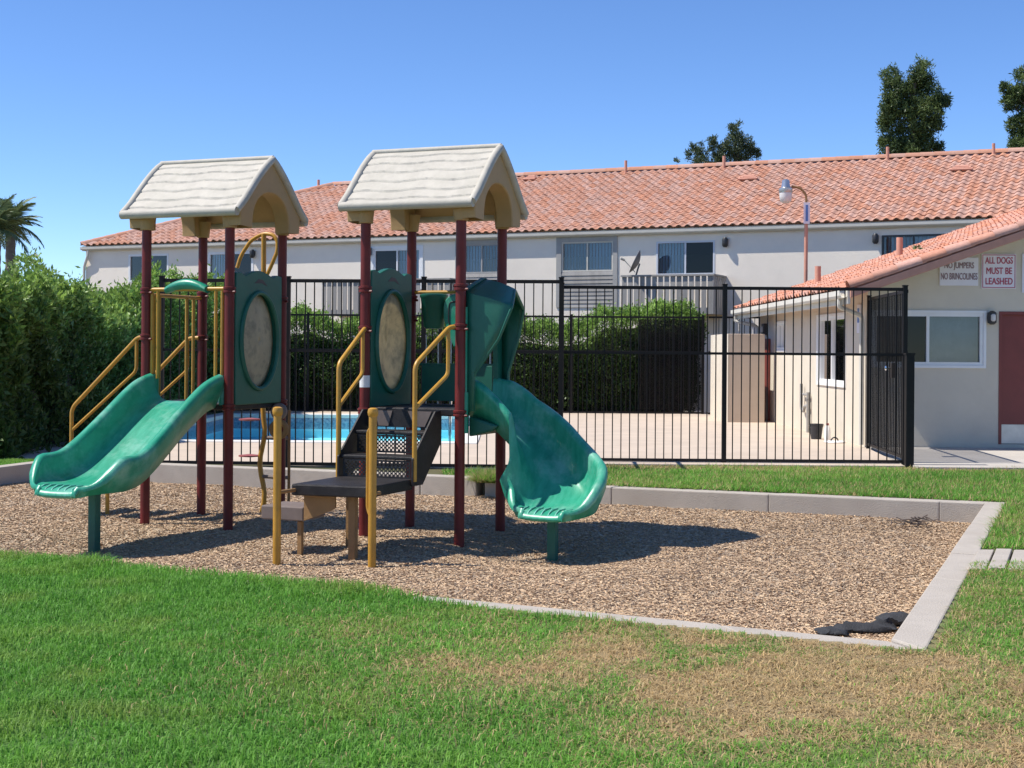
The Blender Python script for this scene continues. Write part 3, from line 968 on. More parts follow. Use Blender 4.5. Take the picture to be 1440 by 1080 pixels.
# ------------------------------------------------------------------ pool house at the right
def pool_house():
    X0, Y0, Y1, X1 = 5.75, 23.0, 33.0, 18.6
    SLOPE = 0.352
    EX, EZ = 5.30, 2.56
    YR0, YR1 = 22.28, 33.4
    O = Vector((X0, Y0, 0))
    root = empty('pool_house', O, label='single storey cream pool house with salmon tiled roof at the right', cat='building')
    f = Frame(O)
    fr_ = Plane(O, (1, 0, 0))
    lf = Plane((X0, Y1, 0), (0, -1, 0))
    ztop = lambda x_: EZ - .09 + (min(x_, 12.5) - EX - max(0, x_ - 12.5)) * SLOPE
    wr = fr_.rect(1228, 440, 1382, 514)
    dr = fr_.rect(1405, 438, 1500, 628)
    dr = (dr[0], dr[0] + 1.0, 0.09, dr[3])
    holes = [wr, dr]
    zlow = 2.50
    m_ = wall_holes(fr_, 0, X1 - X0, -.3, zlow, holes, f)
    m_.add([f(fr_.p(0, zlow)), f(fr_.p(X1 - X0, zlow)), f(fr_.p(X1 - X0, ztop(X1))), f(fr_.p(12.5 - X0, ztop(12.5))), f(fr_.p(0, ztop(X0)))], [(0, 1, 2, 3, 4)])
    a_big = lf.rect(1151, 447, 1189, 541); a_small = lf.rect(1093, 455, 1105, 492)
    a_big = (a_big[0], a_big[1], a_big[2], a_big[3])
    m2 = wall_holes(lf, 0, Y1 - Y0, -.3, ztop(X0), [a_big, a_small], f)
    m_.add(m2.v, m2.f)
    m_.quad(f((X1, Y0, -.3)), f((X1, Y1, -.3)), f((X1, Y1, ztop(X1))), f((X1, Y0, ztop(X1))))
    m_.add([f((X0, Y1, -.3)), f((X1, Y1, -.3)), f((X1, Y1, ztop(X1))), f((12.5, Y1, ztop(12.5))), f((X0, Y1, ztop(X0)))], [(0, 1, 2, 3, 4)])
    m_.build('wall', M['stucco'], root)
    slider_window(fr_, wr, root, f, M['white'], 0.045, ('dark', 'curtain'), .05)  # curtain across the whole right pane also stands in for its pale reflections
    slider_window(lf, a_big, root, f, M['white'], 0.05, ('dark', 'dark'), .06)
    slider_window(lf, a_small, root, f, M['white'], 0.04, ('dark', 'dark'), .05)
    # room floor and partition seen through the glass
    MB().box(0.3, 6, 3.2, 3.3, 0, 2.4).build('partition', M['room'], root)
    # doors
    d_ = MB(); fr_.slab(d_, dr[0] + .05, dr[1] - .05, dr[2] + .32, dr[3] - .05, -.10, -.05, f)
    door = d_.build('door', M['door'], root)
    d_ = MB(); fr_.slab(d_, dr[0] + .05, dr[1] - .05, dr[2] + .01, dr[2] + .318, -.10, -.045, f); d_.build('kick_plate', M['metal'], door)
    d_ = MB()
    for (p0, p1, q0, q1) in ((dr[0], dr[0] + .048, dr[2], dr[3]), (dr[1] - .048, dr[1], dr[2], dr[3]), (dr[0] + .049, dr[1] - .049, dr[3] - .048, dr[3])):
        fr_.slab(d_, p0, p1, q0, q1, -.12, .012, f)
    d_.build('door_frame', M['door'], door)
    a0, a1, z0, z1 = lf.rect(1073, 478, 1083, 588)
    d_ = MB(); lf.slab(d_, a0, a1, 0.03, z1 + .02, 0.004, .05, f); d_.build('side_door', M['door'], root)
    # roof slab, tiles, rake board, fascia, gutter
    XR = 12.5
    ZR = EZ + (XR - EX) * SLOPE
    m_ = MB()
    pts = [Vector((EX, YR0, EZ)), Vector((XR, YR0, ZR)), Vector((XR + 7, YR0, ZR - 7 * SLOPE)), Vector((XR + 7, YR0, ZR - 7 * SLOPE - .08)), Vector((XR, YR0, ZR - .08)), Vector((EX, YR0, EZ - .08))]
    m_.prism([f(p_) for p_ in pts], (0, YR1 - YR0, 0))
    m_.build('roof', M['tile_house'], root)
    s = Vector((1, 0, SLOPE)).normalized()
    tw, tl = .262, .36
    nrow = int((XR - EX) / tl / 1.0) + 1
    tiled(root, f((EX, YR1, EZ)) - s * .10 + Vector((0, 0, .012)), Vector((0, -1, 0)), s, int((YR1 - YR0) / tw) + 0, nrow, tw, tl, M['tile_house'],
          lambda a, d: True, lambda a, d: -a + d * .35)
    # rake trim: rounded cover tiles along the gable edge plus a barge board
    n = 20
    me = None
    for i in range(n):
        st = s * .40
        b_ = MB(); rows = []
        up = Vector((-s.z, 0, s.x)); sd = Vector((0, 1, 0))
        for (t, rr, lift) in ((-.04, .119, .012), (.42, .112, 0.0)):
            rows.append([s * t + sd * (math.cos(a) * rr) + up * (math.sin(a) * rr * .8 + lift - .01) for a in [-.5 + (PI + .9) * k_ / 9 for k_ in range(10)]])
        b_.grid(rows)
        if me is None:
            me = b_.mesh('rake_tile', M['tile_house'], True)
        link('rake_tile', me, root, f((EX, YR0 + .03, EZ + .05)) + st * i)
    b_ = MB()
    L_ = (XR - EX)
    pts = [Vector((EX - .02, YR0 - .03, EZ - .02)), Vector((XR, YR0 - .03, EZ - .02 + L_ * SLOPE)), Vector((XR, YR0 - .03, EZ - .15 + L_ * SLOPE)), Vector((EX - .02, YR0 - .03, EZ - .15))]
    b_.prism([f(p_) for p_ in pts], (0, -.045, 0)); b_.build('barge_board', M['salmon'], root, bevel=.008)
    b_ = MB(); b_.box(EX - .045 - X0, EX - .005 - X0, YR0 - Y0, YR1 - Y0, EZ - .24, EZ - .02); b_.build('fascia_board', M['fascia'], root)
    prof = [(-.05, .0), (-.05, -.09), (-.08, -.115), (-.14, -.115), (-.165, -.08), (-.17, 0)]
    rows = [[f((EX + x_, yy, EZ - .03 + z_)) for (x_, z_) in prof] for yy in (YR0 + .02, YR1)]
    b_ = MB(); b_.grid(rows); b_.build('gutter', M['fascia'], root, solid=.008)
    # exposed beam ends under the gable overhang, soffit
    b_ = MB()
    b_.prism([f((EX + .05, YR0 - .0, EZ - .10)), f((XR, YR0, ZR - .11 )), f((XR, YR0, ZR - .085)), f((EX + .05, YR0, EZ - .085))], (0, .70, 0)); b_.build('soffit', M['fascia'], root)
    # downpipe at the corner
    b_ = MB()
    g = Vector((EX - .11, YR0 + .30, EZ - .16)); w1 = Vector((X0 - .07, Y0 + .10, 2.15))
    b_.tube(fillet([f(g), f(g + Vector((0, 0, -.12))), f(w1), f((w1.x, w1.y, .06))], .1, 4), .04, 8)
    b_.build('downpipe', M['fascia'], root, smooth=True)
    b_ = MB()
    g = Vector((EX - .11, YR1 - .25, EZ - .16)); w1 = Vector((X0 - .07, Y1 - .12, 2.15))
    b_.tube(fillet([f(g), f(g + Vector((0, 0, -.12))), f(w1), f((w1.x, w1.y, .06))], .1, 4), .04, 8)
    b_.build('downpipe', M['fascia'], root, smooth=True)
    # bulkhead lamp by the door, lamp by the side door
    a, z = fr_.hit(1393, 447)
    b_ = MB(); b_.lathe(f(fr_.p(a, z - .11, .07)), [(.03, 0), (.07, .03), (.075, .11), (.07, .19), (.03, .22)], 14); lm = b_.build('wall_lamp', M['lampblack'], root, smooth=True)
    b_ = MB(); b_.lathe(f(fr_.p(a, z - .06, .135)), [(.02, 0), (.04, .02), (.04, .10), (.02, .12)], 12); b_.build('lens', M['lens'], lm, smooth=True)
    a, z = lf.hit(1078, 463)
    b_ = MB(); lf.slab(b_, a - .12, a + .12, z - .13, z + .13, .004, .10, f); lm = b_.build('wall_lamp', M['lampblack'], root, bevel=.02)
    b_ = MB(); lf.slab(b_, a - .05, a + .05, z - .07, z + .06, .10, .13, f); b_.build('lens', M['lens'], lm)
    # vent pipes through the tiles
    for (px, py, y_, h) in ((1150, 396, 29.5, .42), (1265, 352, 28.2, .45)):
        a_, _b = unroll(px, py); x_ = a_ / FOC * y_; z_ = EZ + (x_ - EX) * SLOPE
        b_ = MB(); b_.tube([f((x_, y_, z_ - .2)), f((x_, y_, z_ + h))], .065, 12); b_.build('vent_pipe', M['salmon'], root, smooth=True)
    # hose bib pipework and meter conduit on the side wall
    b_ = MB()
    a, z = lf.hit(1137, 562)
    q = lambda da, zz, o_=.07: f(lf.p(a + da, zz, o_))
    b_.tube(fillet([q(-.35, z + .30), q(-.35, z - .18), q(-.12, z - .24), q(.0, z - .12), q(.28, z - .12), q(.28, z + .02)], .06, 4), .03, 8)
    b_.tube([q(-.35, z + .10), q(.28, z + .10)], .022, 8)
    b_.tube([q(.28, z + .15), q(.28, z - .9)], .03, 8)
    b_.build('water_pipe', M['pipe'], root, smooth=True)
    a, z = lf.hit(1209, 447)
    b_ = MB(); lf.slab(b_, a - .12, a + .12, z - .25, z + .22, .004, .02, f); nb = b_.build('notice_board', M['sign'], root)
    b_ = MB(); lf.slab(b_, a - .07, a + .05, z - .08, z + .16, .021, .024, f); b_.build('notice_print', M['sign_blue'], nb)
    return fr_, lf, f
FRONT, LEFTW, _f = pool_house()

# signs on the pool house front
def sign(r, lines, label, ink, bars, name='wall_sign'):
    a0, a1, z0, z1 = r
    loc = FRONT.p((a0 + a1) / 2, (z0 + z1) / 2, 0)
    root = empty(name, loc, label=label, cat='sign')
    f = Frame(loc)
    b_ = MB(); FRONT.slab(b_, a0, a1, z0, z1, .004, .022, f); b_.build('board', M['sign'], root, bevel=.003)
    if bars:
        b_ = MB(); t = .012
        for (p0, p1, q0, q1) in ((a0 + t, a1 - t, z1 - 2 * t, z1 - t), (a0 + t, a1 - t, z0 + t, z0 + 2 * t), (a0 + t, a0 + 2 * t, z0 + 2 * t, z1 - 2 * t), (a1 - 2 * t, a1 - t, z0 + 2 * t, z1 - 2 * t)):
            FRONT.slab(b_, p0, p1, q0, q1, .0221, .024, f)
        b_.build('border', M['sign_red'], root)
    for (txt, zf, h, wfrac) in lines:
        cu = bpy.data.curves.new('lettering', 'FONT')
        cu.body = txt
        cu.size = 1.0
        cu.align_x = 'CENTER'
        cu.extrude = 0.004
        cu.offset = 0.0
        cu.materials.append(M[ink])
        o_ = bpy.data.objects.new('lettering', cu)
        COL.objects.link(o_)
        bpy.context.view_layer.update()
        w = max(.1, o_.dimensions.x)
        me = bpy.data.meshes.new_from_object(o_.evaluated_get(bpy.context.evaluated_depsgraph_get()))
        bpy.data.objects.remove(o_)
        vs_t = [v.co.copy() for v in me.vertices]; fs_t = [tuple(p.vertices) for p in me.polygons]
        bold = MB(); bold.add(vs_t, fs_t); bold.add([v + Vector((.035, .012, .0006)) for v in vs_t], fs_t); bold.add([v + Vector((.018, -.012, .0003)) for v in vs_t], fs_t)
        me = bold.mesh('lettering', M[ink])
        o_ = link('lettering', me, root)
        o_.rotation_euler = (PI / 2, 0, 0)
        o_.scale = ((a1 - a0) * wfrac / w, h / .70, 1)
        o_.location = f(FRONT.p((a0 + a1) / 2, z0 + (z1 - z0) * zf, .0245))
sign(FRONT.rect(1380, 357, 1428, 406), [("ALL DOGS", .72, .105, .80), ("MUST BE", .42, .105, .74), ("LEASHED", .12, .105, .78)],
     'framed white sign reading ALL DOGS MUST BE LEASHED', 'sign_red', True)
sign(FRONT.rect(1321, 362, 1375, 402), [("NO JUMPERS", .62, .095, .76), ("NO BRINCOLINES", .22, .105, .94)],
     'faded white sign reading NO JUMPERS NO BRINCOLINES', 'sign_ink', False)
sign(FRONT.rect(1437, 357, 1480, 412), [], 'white sign cut off by the frame, above the maroon door', 'sign_red', False)

# small clump of weed caught on the tiles
b_ = MB()
p_ = at(1289, 350, 22.9)
for k in range(60):
    d = Vector((random.gauss(0, 1), random.gauss(0, 1), abs(random.gauss(0, 1)))).normalized()
    q_ = d * random.uniform(.01, .07); sd = d.orthogonal().normalized() * .012
    b_.add([q_ - sd, q_ + sd, q_ + d * .05], [(0, 1, 2)])
o_ = b_.build('plant_clump', M['tuft'], None, loc=p_)
tag(o_, 'small green clump lying on the salmon tiles', 'plant debris')

# stub wall beside the pool house
b_ = MB(); c = Vector((4.72, 31.0, 0))
W2 = at(1075, 590, 31.0).x
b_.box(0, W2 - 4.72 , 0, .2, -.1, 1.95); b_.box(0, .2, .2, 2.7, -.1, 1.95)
o_ = b_.build('stub_wall', M['stucco_tan_shaded'], None, loc=c, bevel=.01)
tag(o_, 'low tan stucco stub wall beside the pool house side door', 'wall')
b_ = MB(); b_.box(-.012, -.002, .0, 2.7, -.1, 1.95)  # pale skin on the sunlit side; sun and shade put into the two colours
o2 = b_.build('sunlit_face', M['stucco'], o_)

# ------------------------------------------------------------------ iron fences
PICK = 0.118
def picket_mesh(h, w=.014):
    b_ = MB(); b_.box(-w / 2, w / 2, -w / 2, w / 2, 0, h)
    return b_.mesh('picket', M['black'])
def iron_run(root, p, q, zb, zt, posts, post_w=.06, pitch=PICK, mid=1.53, second=None, post_top=None, pick_w=.014):
    p, q = Vector((p[0], p[1], 0)), Vector((q[0], q[1], 0))
    d = q - p; L = d.length; u = d.normalized(); n = Vector((-u.y, u.x, 0)); rz = math.atan2(u.y, u.x)
    o = Vector(root.location)
    for z, h in ((zb + .05, .04), (zt - .025, .045)) + (((mid, .035),) if mid else ()) + (((second, .035),) if second else ()):
        b_ = MB(); b_.obox((p + q) / 2 - o + Vector((0, 0, z)), u * L / 2, n * .018, Vector((0, 0, h / 2)))
        b_.build('rail', M['black'], root)
    me = picket_mesh(zt - zb - .05, pick_w)
    k = int(L / pitch)
    for i in range(1, k):
        link('picket', me, root, p + u * (L * i / k) + n * .0 - o + Vector((0, 0, zb + .03)), rz=rz)
    b_ = MB(); hw = post_w / 2
    b_.box(-hw, hw, -hw, hw, -.3, (post_top or zt + .02)); b_.box(-hw - .006, hw + .006, -hw - .006, hw + .006, (post_top or zt + .02), (post_top or zt + .02) + .015)
    pm = b_.mesh('post', M['black'])
    for t in posts:
        link('post', pm, root, p + u * L * t - o, rz=rz)
FA, FB = (-4.62, 18.75), (0.635, 18.40)
root = empty('iron_fence', (FA[0], FA[1], 0), label='tall black iron fence behind the two play towers', cat='fence')
iron_run(root, FA, FB, .0, 2.47, (0.0, 0.32, 0.66, 1.0))
FC, FE = (0.685, 19.70), (5.44, 19.70)
root = empty('iron_fence', (FC[0], FC[1], 0), label='black iron fence on the lawn edge right of the spiral slide', cat='fence')
iron_run(root, FC, FE, .0, 2.46, (0.0, 0.475, 1.0))
iron_run(root, FB, FC, .0, 2.46, (), mid=1.53)
# gate: returns from the fence end to the house corner
root = empty('pool_gate', (5.47, 19.72, 0), label='black barred gate with lock next to the pool house corner', cat='gate')
iron_run(root, (5.49, 19.78), (5.72, 22.80), .04, 2.44, (1.0,), mid=1.53, pitch=.115, pick_w=.014)
mb = MB(); d = Vector((.23, 3.02, 0)).normalized()
c0 = Vector((.12, 1.15, 1.30))
mb.obox(c0, d * .09, Vector((d.y, -d.x, 0)) * .03, Vector((0, 0, .11))); lk = mb.build('lock_box', M['black'], root, bevel=.006)
mb = MB(); mb.lathe(c0 + Vector((-.03, -.0, .03)), [(.012, 0), (.014, .04), (.035, .05), (.035, .08), (.01, .09)], 14, (-1, -.1, 0)); mb.build('knob', M['chrome'], lk, smooth=True)
mb = MB()
e = Vector((d.y, -d.x, 0)) * .022
mb.obox(Vector((.12, 1.5, 1.24)) + e, d * 1.42, Vector((d.y, -d.x, 0)) * .002, Vector((0, 0, 1.16))); mb.build('mesh_screen', M['gate_mesh'], root)
pg = ground(1278, 657)
root = empty('gate_post', (pg.x, pg.y, 0), label='short thick black iron post at the end of the fence', cat='post')
mb = MB(); mb.box(-.055, .055, -.055, .055, -.2, 1.53); mb.build('shaft', M['black'], root, bevel=.004)
mb = MB(); mb.box(-.065, .065, -.065, .065, 1.531, 1.555); mb.build('cap', M['black'], root)
# back fence of the pool with a dark half-transparent sheet over its right end
root = empty('iron_fence', (-9, 35, 0), label='black iron fence across the far side of the pool', cat='fence')
iron_run(root, (-11.5, 35.0), (4.7, 35.0), 0.0, 2.42, (0, .2, .4, .6, .8, 1.0), mid=1.55)
mb = MB(); mb.obox((-9 + 9 + 3.9, .04, 1.22), (.78, 0, 0), (0, .004, 0), (0, 0, 1.12)); mb.v = [(v[0] , v[1], v[2]) for v in mb.v]
mb.build('dark_sheet', M['sheet_mesh'], root, loc=(9.0, 0, 0))
root = empty('iron_fence', (4.75, 34.9, 0), label='short black iron fence above the tan stub wall', cat='fence')
iron_run(root, (4.78, 34.6), (6.4, 34.6), 0.0, 2.42, (1.0,), mid=1.55)

# ------------------------------------------------------------------ play towers
TZ = math.atan2(-.375, .927)
H = .485
def zl(wz): return wz + .2       # world height to tower height (base of the tower is on the chips)
def tower(center, label):
    return empty('play_tower', (center[0], center[1], -.2), TZ, label=label, cat='play structure')

def post(root, x, y, collars, top=zl(2.80)):
    b_ = MB(); b_.tube([(x, y, -.25), (x, y, top)], .047, 18)
    p_ = b_.build('post', M['maroon'], root, smooth=True)
    for wz in collars:
        z = zl(wz)
        b_ = MB(); b_.lathe((x, y, z - .03), [(.050, 0), (.062, .004), (.062, .022), (.053, .026), (.053, .034), (.062, .038), (.062, .056), (.050, .06)], 18)
        b_.tube([(x + .055, y - .03, z - .02), (x + .085, y - .03, z - .02)], .012, 6)
        b_.tube([(x - .055, y + .03, z + .01), (x - .085, y + .03, z + .01)], .012, 6)
        b_.build('collar', M['maroon'], p_, smooth=True)
    return p_

def roof(root):
    hl, hw = .66, .645
    zr, ze = zl(3.45), zl(2.87)
    n, k = 150, 48
    def prof(t):                       # t 0 ridge .. 1 eave: gently bellied, kicked out at the eave
        d = hw * t
        z = zr + (ze - zr) * (t - .10 * math.sin(PI * t) * (1 - t) + .0) + .018 * max(0, t - .8) / .2
        return d, z
    m_ = MB()
    for sgn in (-1, 1):
        rows = []
        for i in range(n + 1):
            t = i / n
            row = []
            for j in range(k + 1):
                x_ = -hl + 2 * hl * j / k
                d, z = prof(t)
                r_ = t * 6.6 + .10 * math.sin(x_ * 11 + 1.1 * t)
                fr_ = r_ - math.floor(r_)
                lift = (.008 * fr_ - .016 * math.exp(-((fr_ - .06) / .055) ** 2)) if .04 < t < .96 else 0.0
                row.append((x_, sgn * d, z + lift))
            rows.append(row if sgn < 0 else row[::-1])
        m_.grid(rows)
    rf = m_.build('roof', M['beige'], root, smooth=True, angle=32)
    # underside
    m_ = MB()
    for sgn in (-1, 1):
        rows = []
        for i in range(9):
            d, z = prof(i / 8)
            row = [(-hl, sgn * d, z - .045), (hl, sgn * d, z - .045)]
            rows.append(row[::-1] if sgn < 0 else row)
        m_.grid(rows)
    m_.build('ceiling_shell', M['tan'], rf, smooth=True)
    # rolled edges
    for sgn in (-1, 1):
        b_ = MB(); d, z = prof(1.0)
        b_.tube([(-hl - .01, sgn * d, z - .022), (hl + .01, sgn * d, z - .022)], .044, 12); b_.build('eave_roll', M['beige'], rf, smooth=True)
    for x_ in (-hl, hl):
        b_ = MB()
        pts = [(x_, -prof(i / 10)[0], prof(i / 10)[1] - .012) for i in range(10, -1, -1)] + [(x_, prof(i / 10)[0], prof(i / 10)[1] - .012) for i in range(1, 11)]
        b_.tube(pts, .038, 10); b_.build('gable_roll', M['beige'], rf, smooth=True)
    b_ = MB(); b_.tube([(-hl - .01, 0, zr + .0), (hl + .01, 0, zr)], .028, 10); b_.build('ridge_roll', M['beige'], rf, smooth=True)
    # arched gable panels and sleeves over the posts
    zb = zl(2.72)
    for x_ in (-.565, .565):
        m_ = MB()
        N = 28
        outer, inner = [], []
        for i in range(N + 1):
            a = PI * i / N
            yy = -math.cos(a)
            iy, iz = .34 * yy, zl(2.73) + .37 * math.sin(a) ** .75
            t = abs(yy) * .96
            d, z = prof(t)
            if abs(yy) > .80:
                pass
            outer.append((math.copysign(min(d, .56), yy), z - .03))
            inner.append((iy, iz))
        outer[0] = (-.545, zl(2.74)); outer[-1] = (.545, zl(2.74))
        rows = []
        for (oy, oz), (iy, iz) in zip(outer, inner):
            rows.append([(x_ + .085, oy, oz), (x_ + .085, iy, iz), (x_ - .085, iy, iz), (x_ - .085, oy, oz)])
        m_.grid(rows, closed=True)
        m_.build('gable_panel', M['tan'], rf, smooth=True, angle=35, bevel=.012)
    for sx in (-1, 1):
        for sy in (-1, 1):
            b_ = MB(); b_.lathe((sx * H, sy * H, zb), [(.058, 0), (.066, .006), (.080, .13), (.085, .165)], 14)
            b_.build('sleeve', M['tan'], rf, smooth=True)

def deck(root):
    b_ = MB(); b_.box(-H - .0, H, -H, H, zl(1.02) - .07, zl(1.02)); b_.build('deck', M['step'], root, bevel=.012)

def oval_panel(root, x_, side, holes=True):
    """moulded panel with an oval plate between the posts of one side (plane across v); side = direction of its bowl"""
    z0, z1 = zl(.98), zl(2.24)
    hwid = .425
    cz = zl(1.63); ea, eb = .325, .47
    N = 64
    out_, inn = [], []
    def top(y_):
        return z1 + .09 * math.cos(y_ / hwid * PI * .5) ** 2 - .05 * math.cos(y_ / hwid * PI) * 0 + (.05 if abs(y_) > .30 else 0) * 1.0
    for i in range(N):
        a = 2 * PI * i / N
        ca, sa = math.cos(a), math.sin(a)
        k_ = 1 / max(abs(ca) / hwid, abs(sa) / .63)
        y_, z_ = ca * k_, cz + sa * k_
        if sa > 0.5 and z_ > z1 - .03:
            z_ = top(y_) + .0
        if z_ < z0: z_ = z0
        out_.append((y_, max(z0, z_)))
        inn.append((ca * ea, cz + sa * eb))
    m_ = MB(); rows = []
    for (oy, oz), (iy, iz) in zip(out_, inn):
        rows.append([(x_ + .035, oy, oz), (x_ + .035, iy * 1.04, cz + (iz - cz) * 1.04), (x_ - .035, iy * 1.04, cz + (iz - cz) * 1.04), (x_ - .035, oy, oz)])
    rows.append(rows[0])
    m_.grid(rows, closed=True)
    pn = m_.build('oval_panel', M['green_dark'], root, smooth=True, angle=35, bevel=.008)
    b_ = MB()
    pts = [(x_ + .042 * 1, math.cos(2 * PI * i / 48) * (ea + .01), cz + math.sin(2 * PI * i / 48) * (eb + .01)) for i in range(48)]
    pts += pts[:2]
    b_.tube(pts, .024, 8, cap=False)
    pts2 = [(-.084 + p_[0], p_[1], p_[2]) for p_ in pts]; b_.tube(pts2, .024, 8, cap=False)
    b_.build('oval_rim', M['green_dark'], pn, smooth=True)
    b_ = MB(); rows = []
    for q in range(9):
        r_ = q / 8
        rows.append([(x_ + side * (.012 + .05 * (1 - r_ ** 2)) - side * .03, math.cos(2 * PI * i / 40) * ea * 1.02 * max(r_, .001), cz + math.sin(2 * PI * i / 40) * eb * 1.02 * max(r_, .001)) for i in range(40)])
    b_.grid(rows, closed=True); b_.build('oval_plate', M['bubble'], pn, smooth=True, solid=.01)
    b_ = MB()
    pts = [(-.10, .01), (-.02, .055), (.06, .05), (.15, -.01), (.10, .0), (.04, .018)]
    b_.prism([(x_ + .0353, p_[0], zl(2.19) + p_[1]) for p_ in pts], (.002, 0, 0)); b_.build('cutout_dark', M['lampblack'], pn)  # raised dark plate; the shade of a cut-out hole put into its colour
    for zz in (zl(1.2), zl(1.6), zl(2.05)):
        for yy in (-.46, .46):
            b_ = MB(); b_.box(x_ - .02, x_ + .02, min(yy, yy * .9), max(yy, yy * .9), zz - .03, zz + .03); b_.build('bracket', M['green_dark'], pn)
    return pn

def slide_shell(stations, w, name, root, mat_, rim=.032):
    """stations: (centre, lateral, up, half-width, wall height, bed drop); a flared trough with rolled rims"""
    rows = []
    for (c, n, upv, hw, hh, *rest_) in stations:
        c, n, upv = Vector(c), Vector(n), Vector(upv)
        tk = rest_[0] if rest_ else 1.0
        r = min(rim, rim * (.45 + hh * 6))
        fl = .16 * hh
        h_ = hw + fl
        half = [(-hw * .93, -.060 * tk), (-h_ - r * .55, min(hh * .45, hh - r) * tk), (-h_ - r * 1.1, hh - r * .9), (-h_ - r * 1.25, hh - r * .1), (-h_ - r * .85, hh + r * .65),
                (-h_, hh + r * .95), (-h_ + r * .8, hh + r * .55), (-h_ + r * 1.1, hh - r * .25),
                (-hw + r * .9 - fl * .5, hh * .55), (-hw + r * 1.3, hh * .24 + .004), (-hw + r * 2.2 , hh * .09 + .003), (-hw * .62, .002), (-hw * .3, 0)]
        full = half + [(0, 0)] + [(-a, b) for a, b in reversed(half)]
        full += [(hw * .6, -.068 * tk), (0, -.070 * tk), (-hw * .6, -.068 * tk)]
        rows.append([c + n * a + upv * b for a, b in full])
    m_ = MB()
    m_.grid(rows, closed=True)
    nn = len(rows[0])
    m_.f.append(tuple(range(nn))); m_.f.append(tuple((len(rows) - 1) * nn + i for i in range(nn))[::-1])
    return m_.build(name, mat_, root, smooth=True, angle=70)

def lip(e, hw, hh, R_):
    """half-width and wall height towards the rounded end of a slide; e runs 0..1 over the last R_ metres"""
    hw2 = hw - .21 * (1 - math.sqrt(max(0, 1 - e * e)))
    k_ = min(1, max(0, e / .93))
    return hw2, hh * (1 - k_ * k_ * (3 - 2 * k_)) + .016

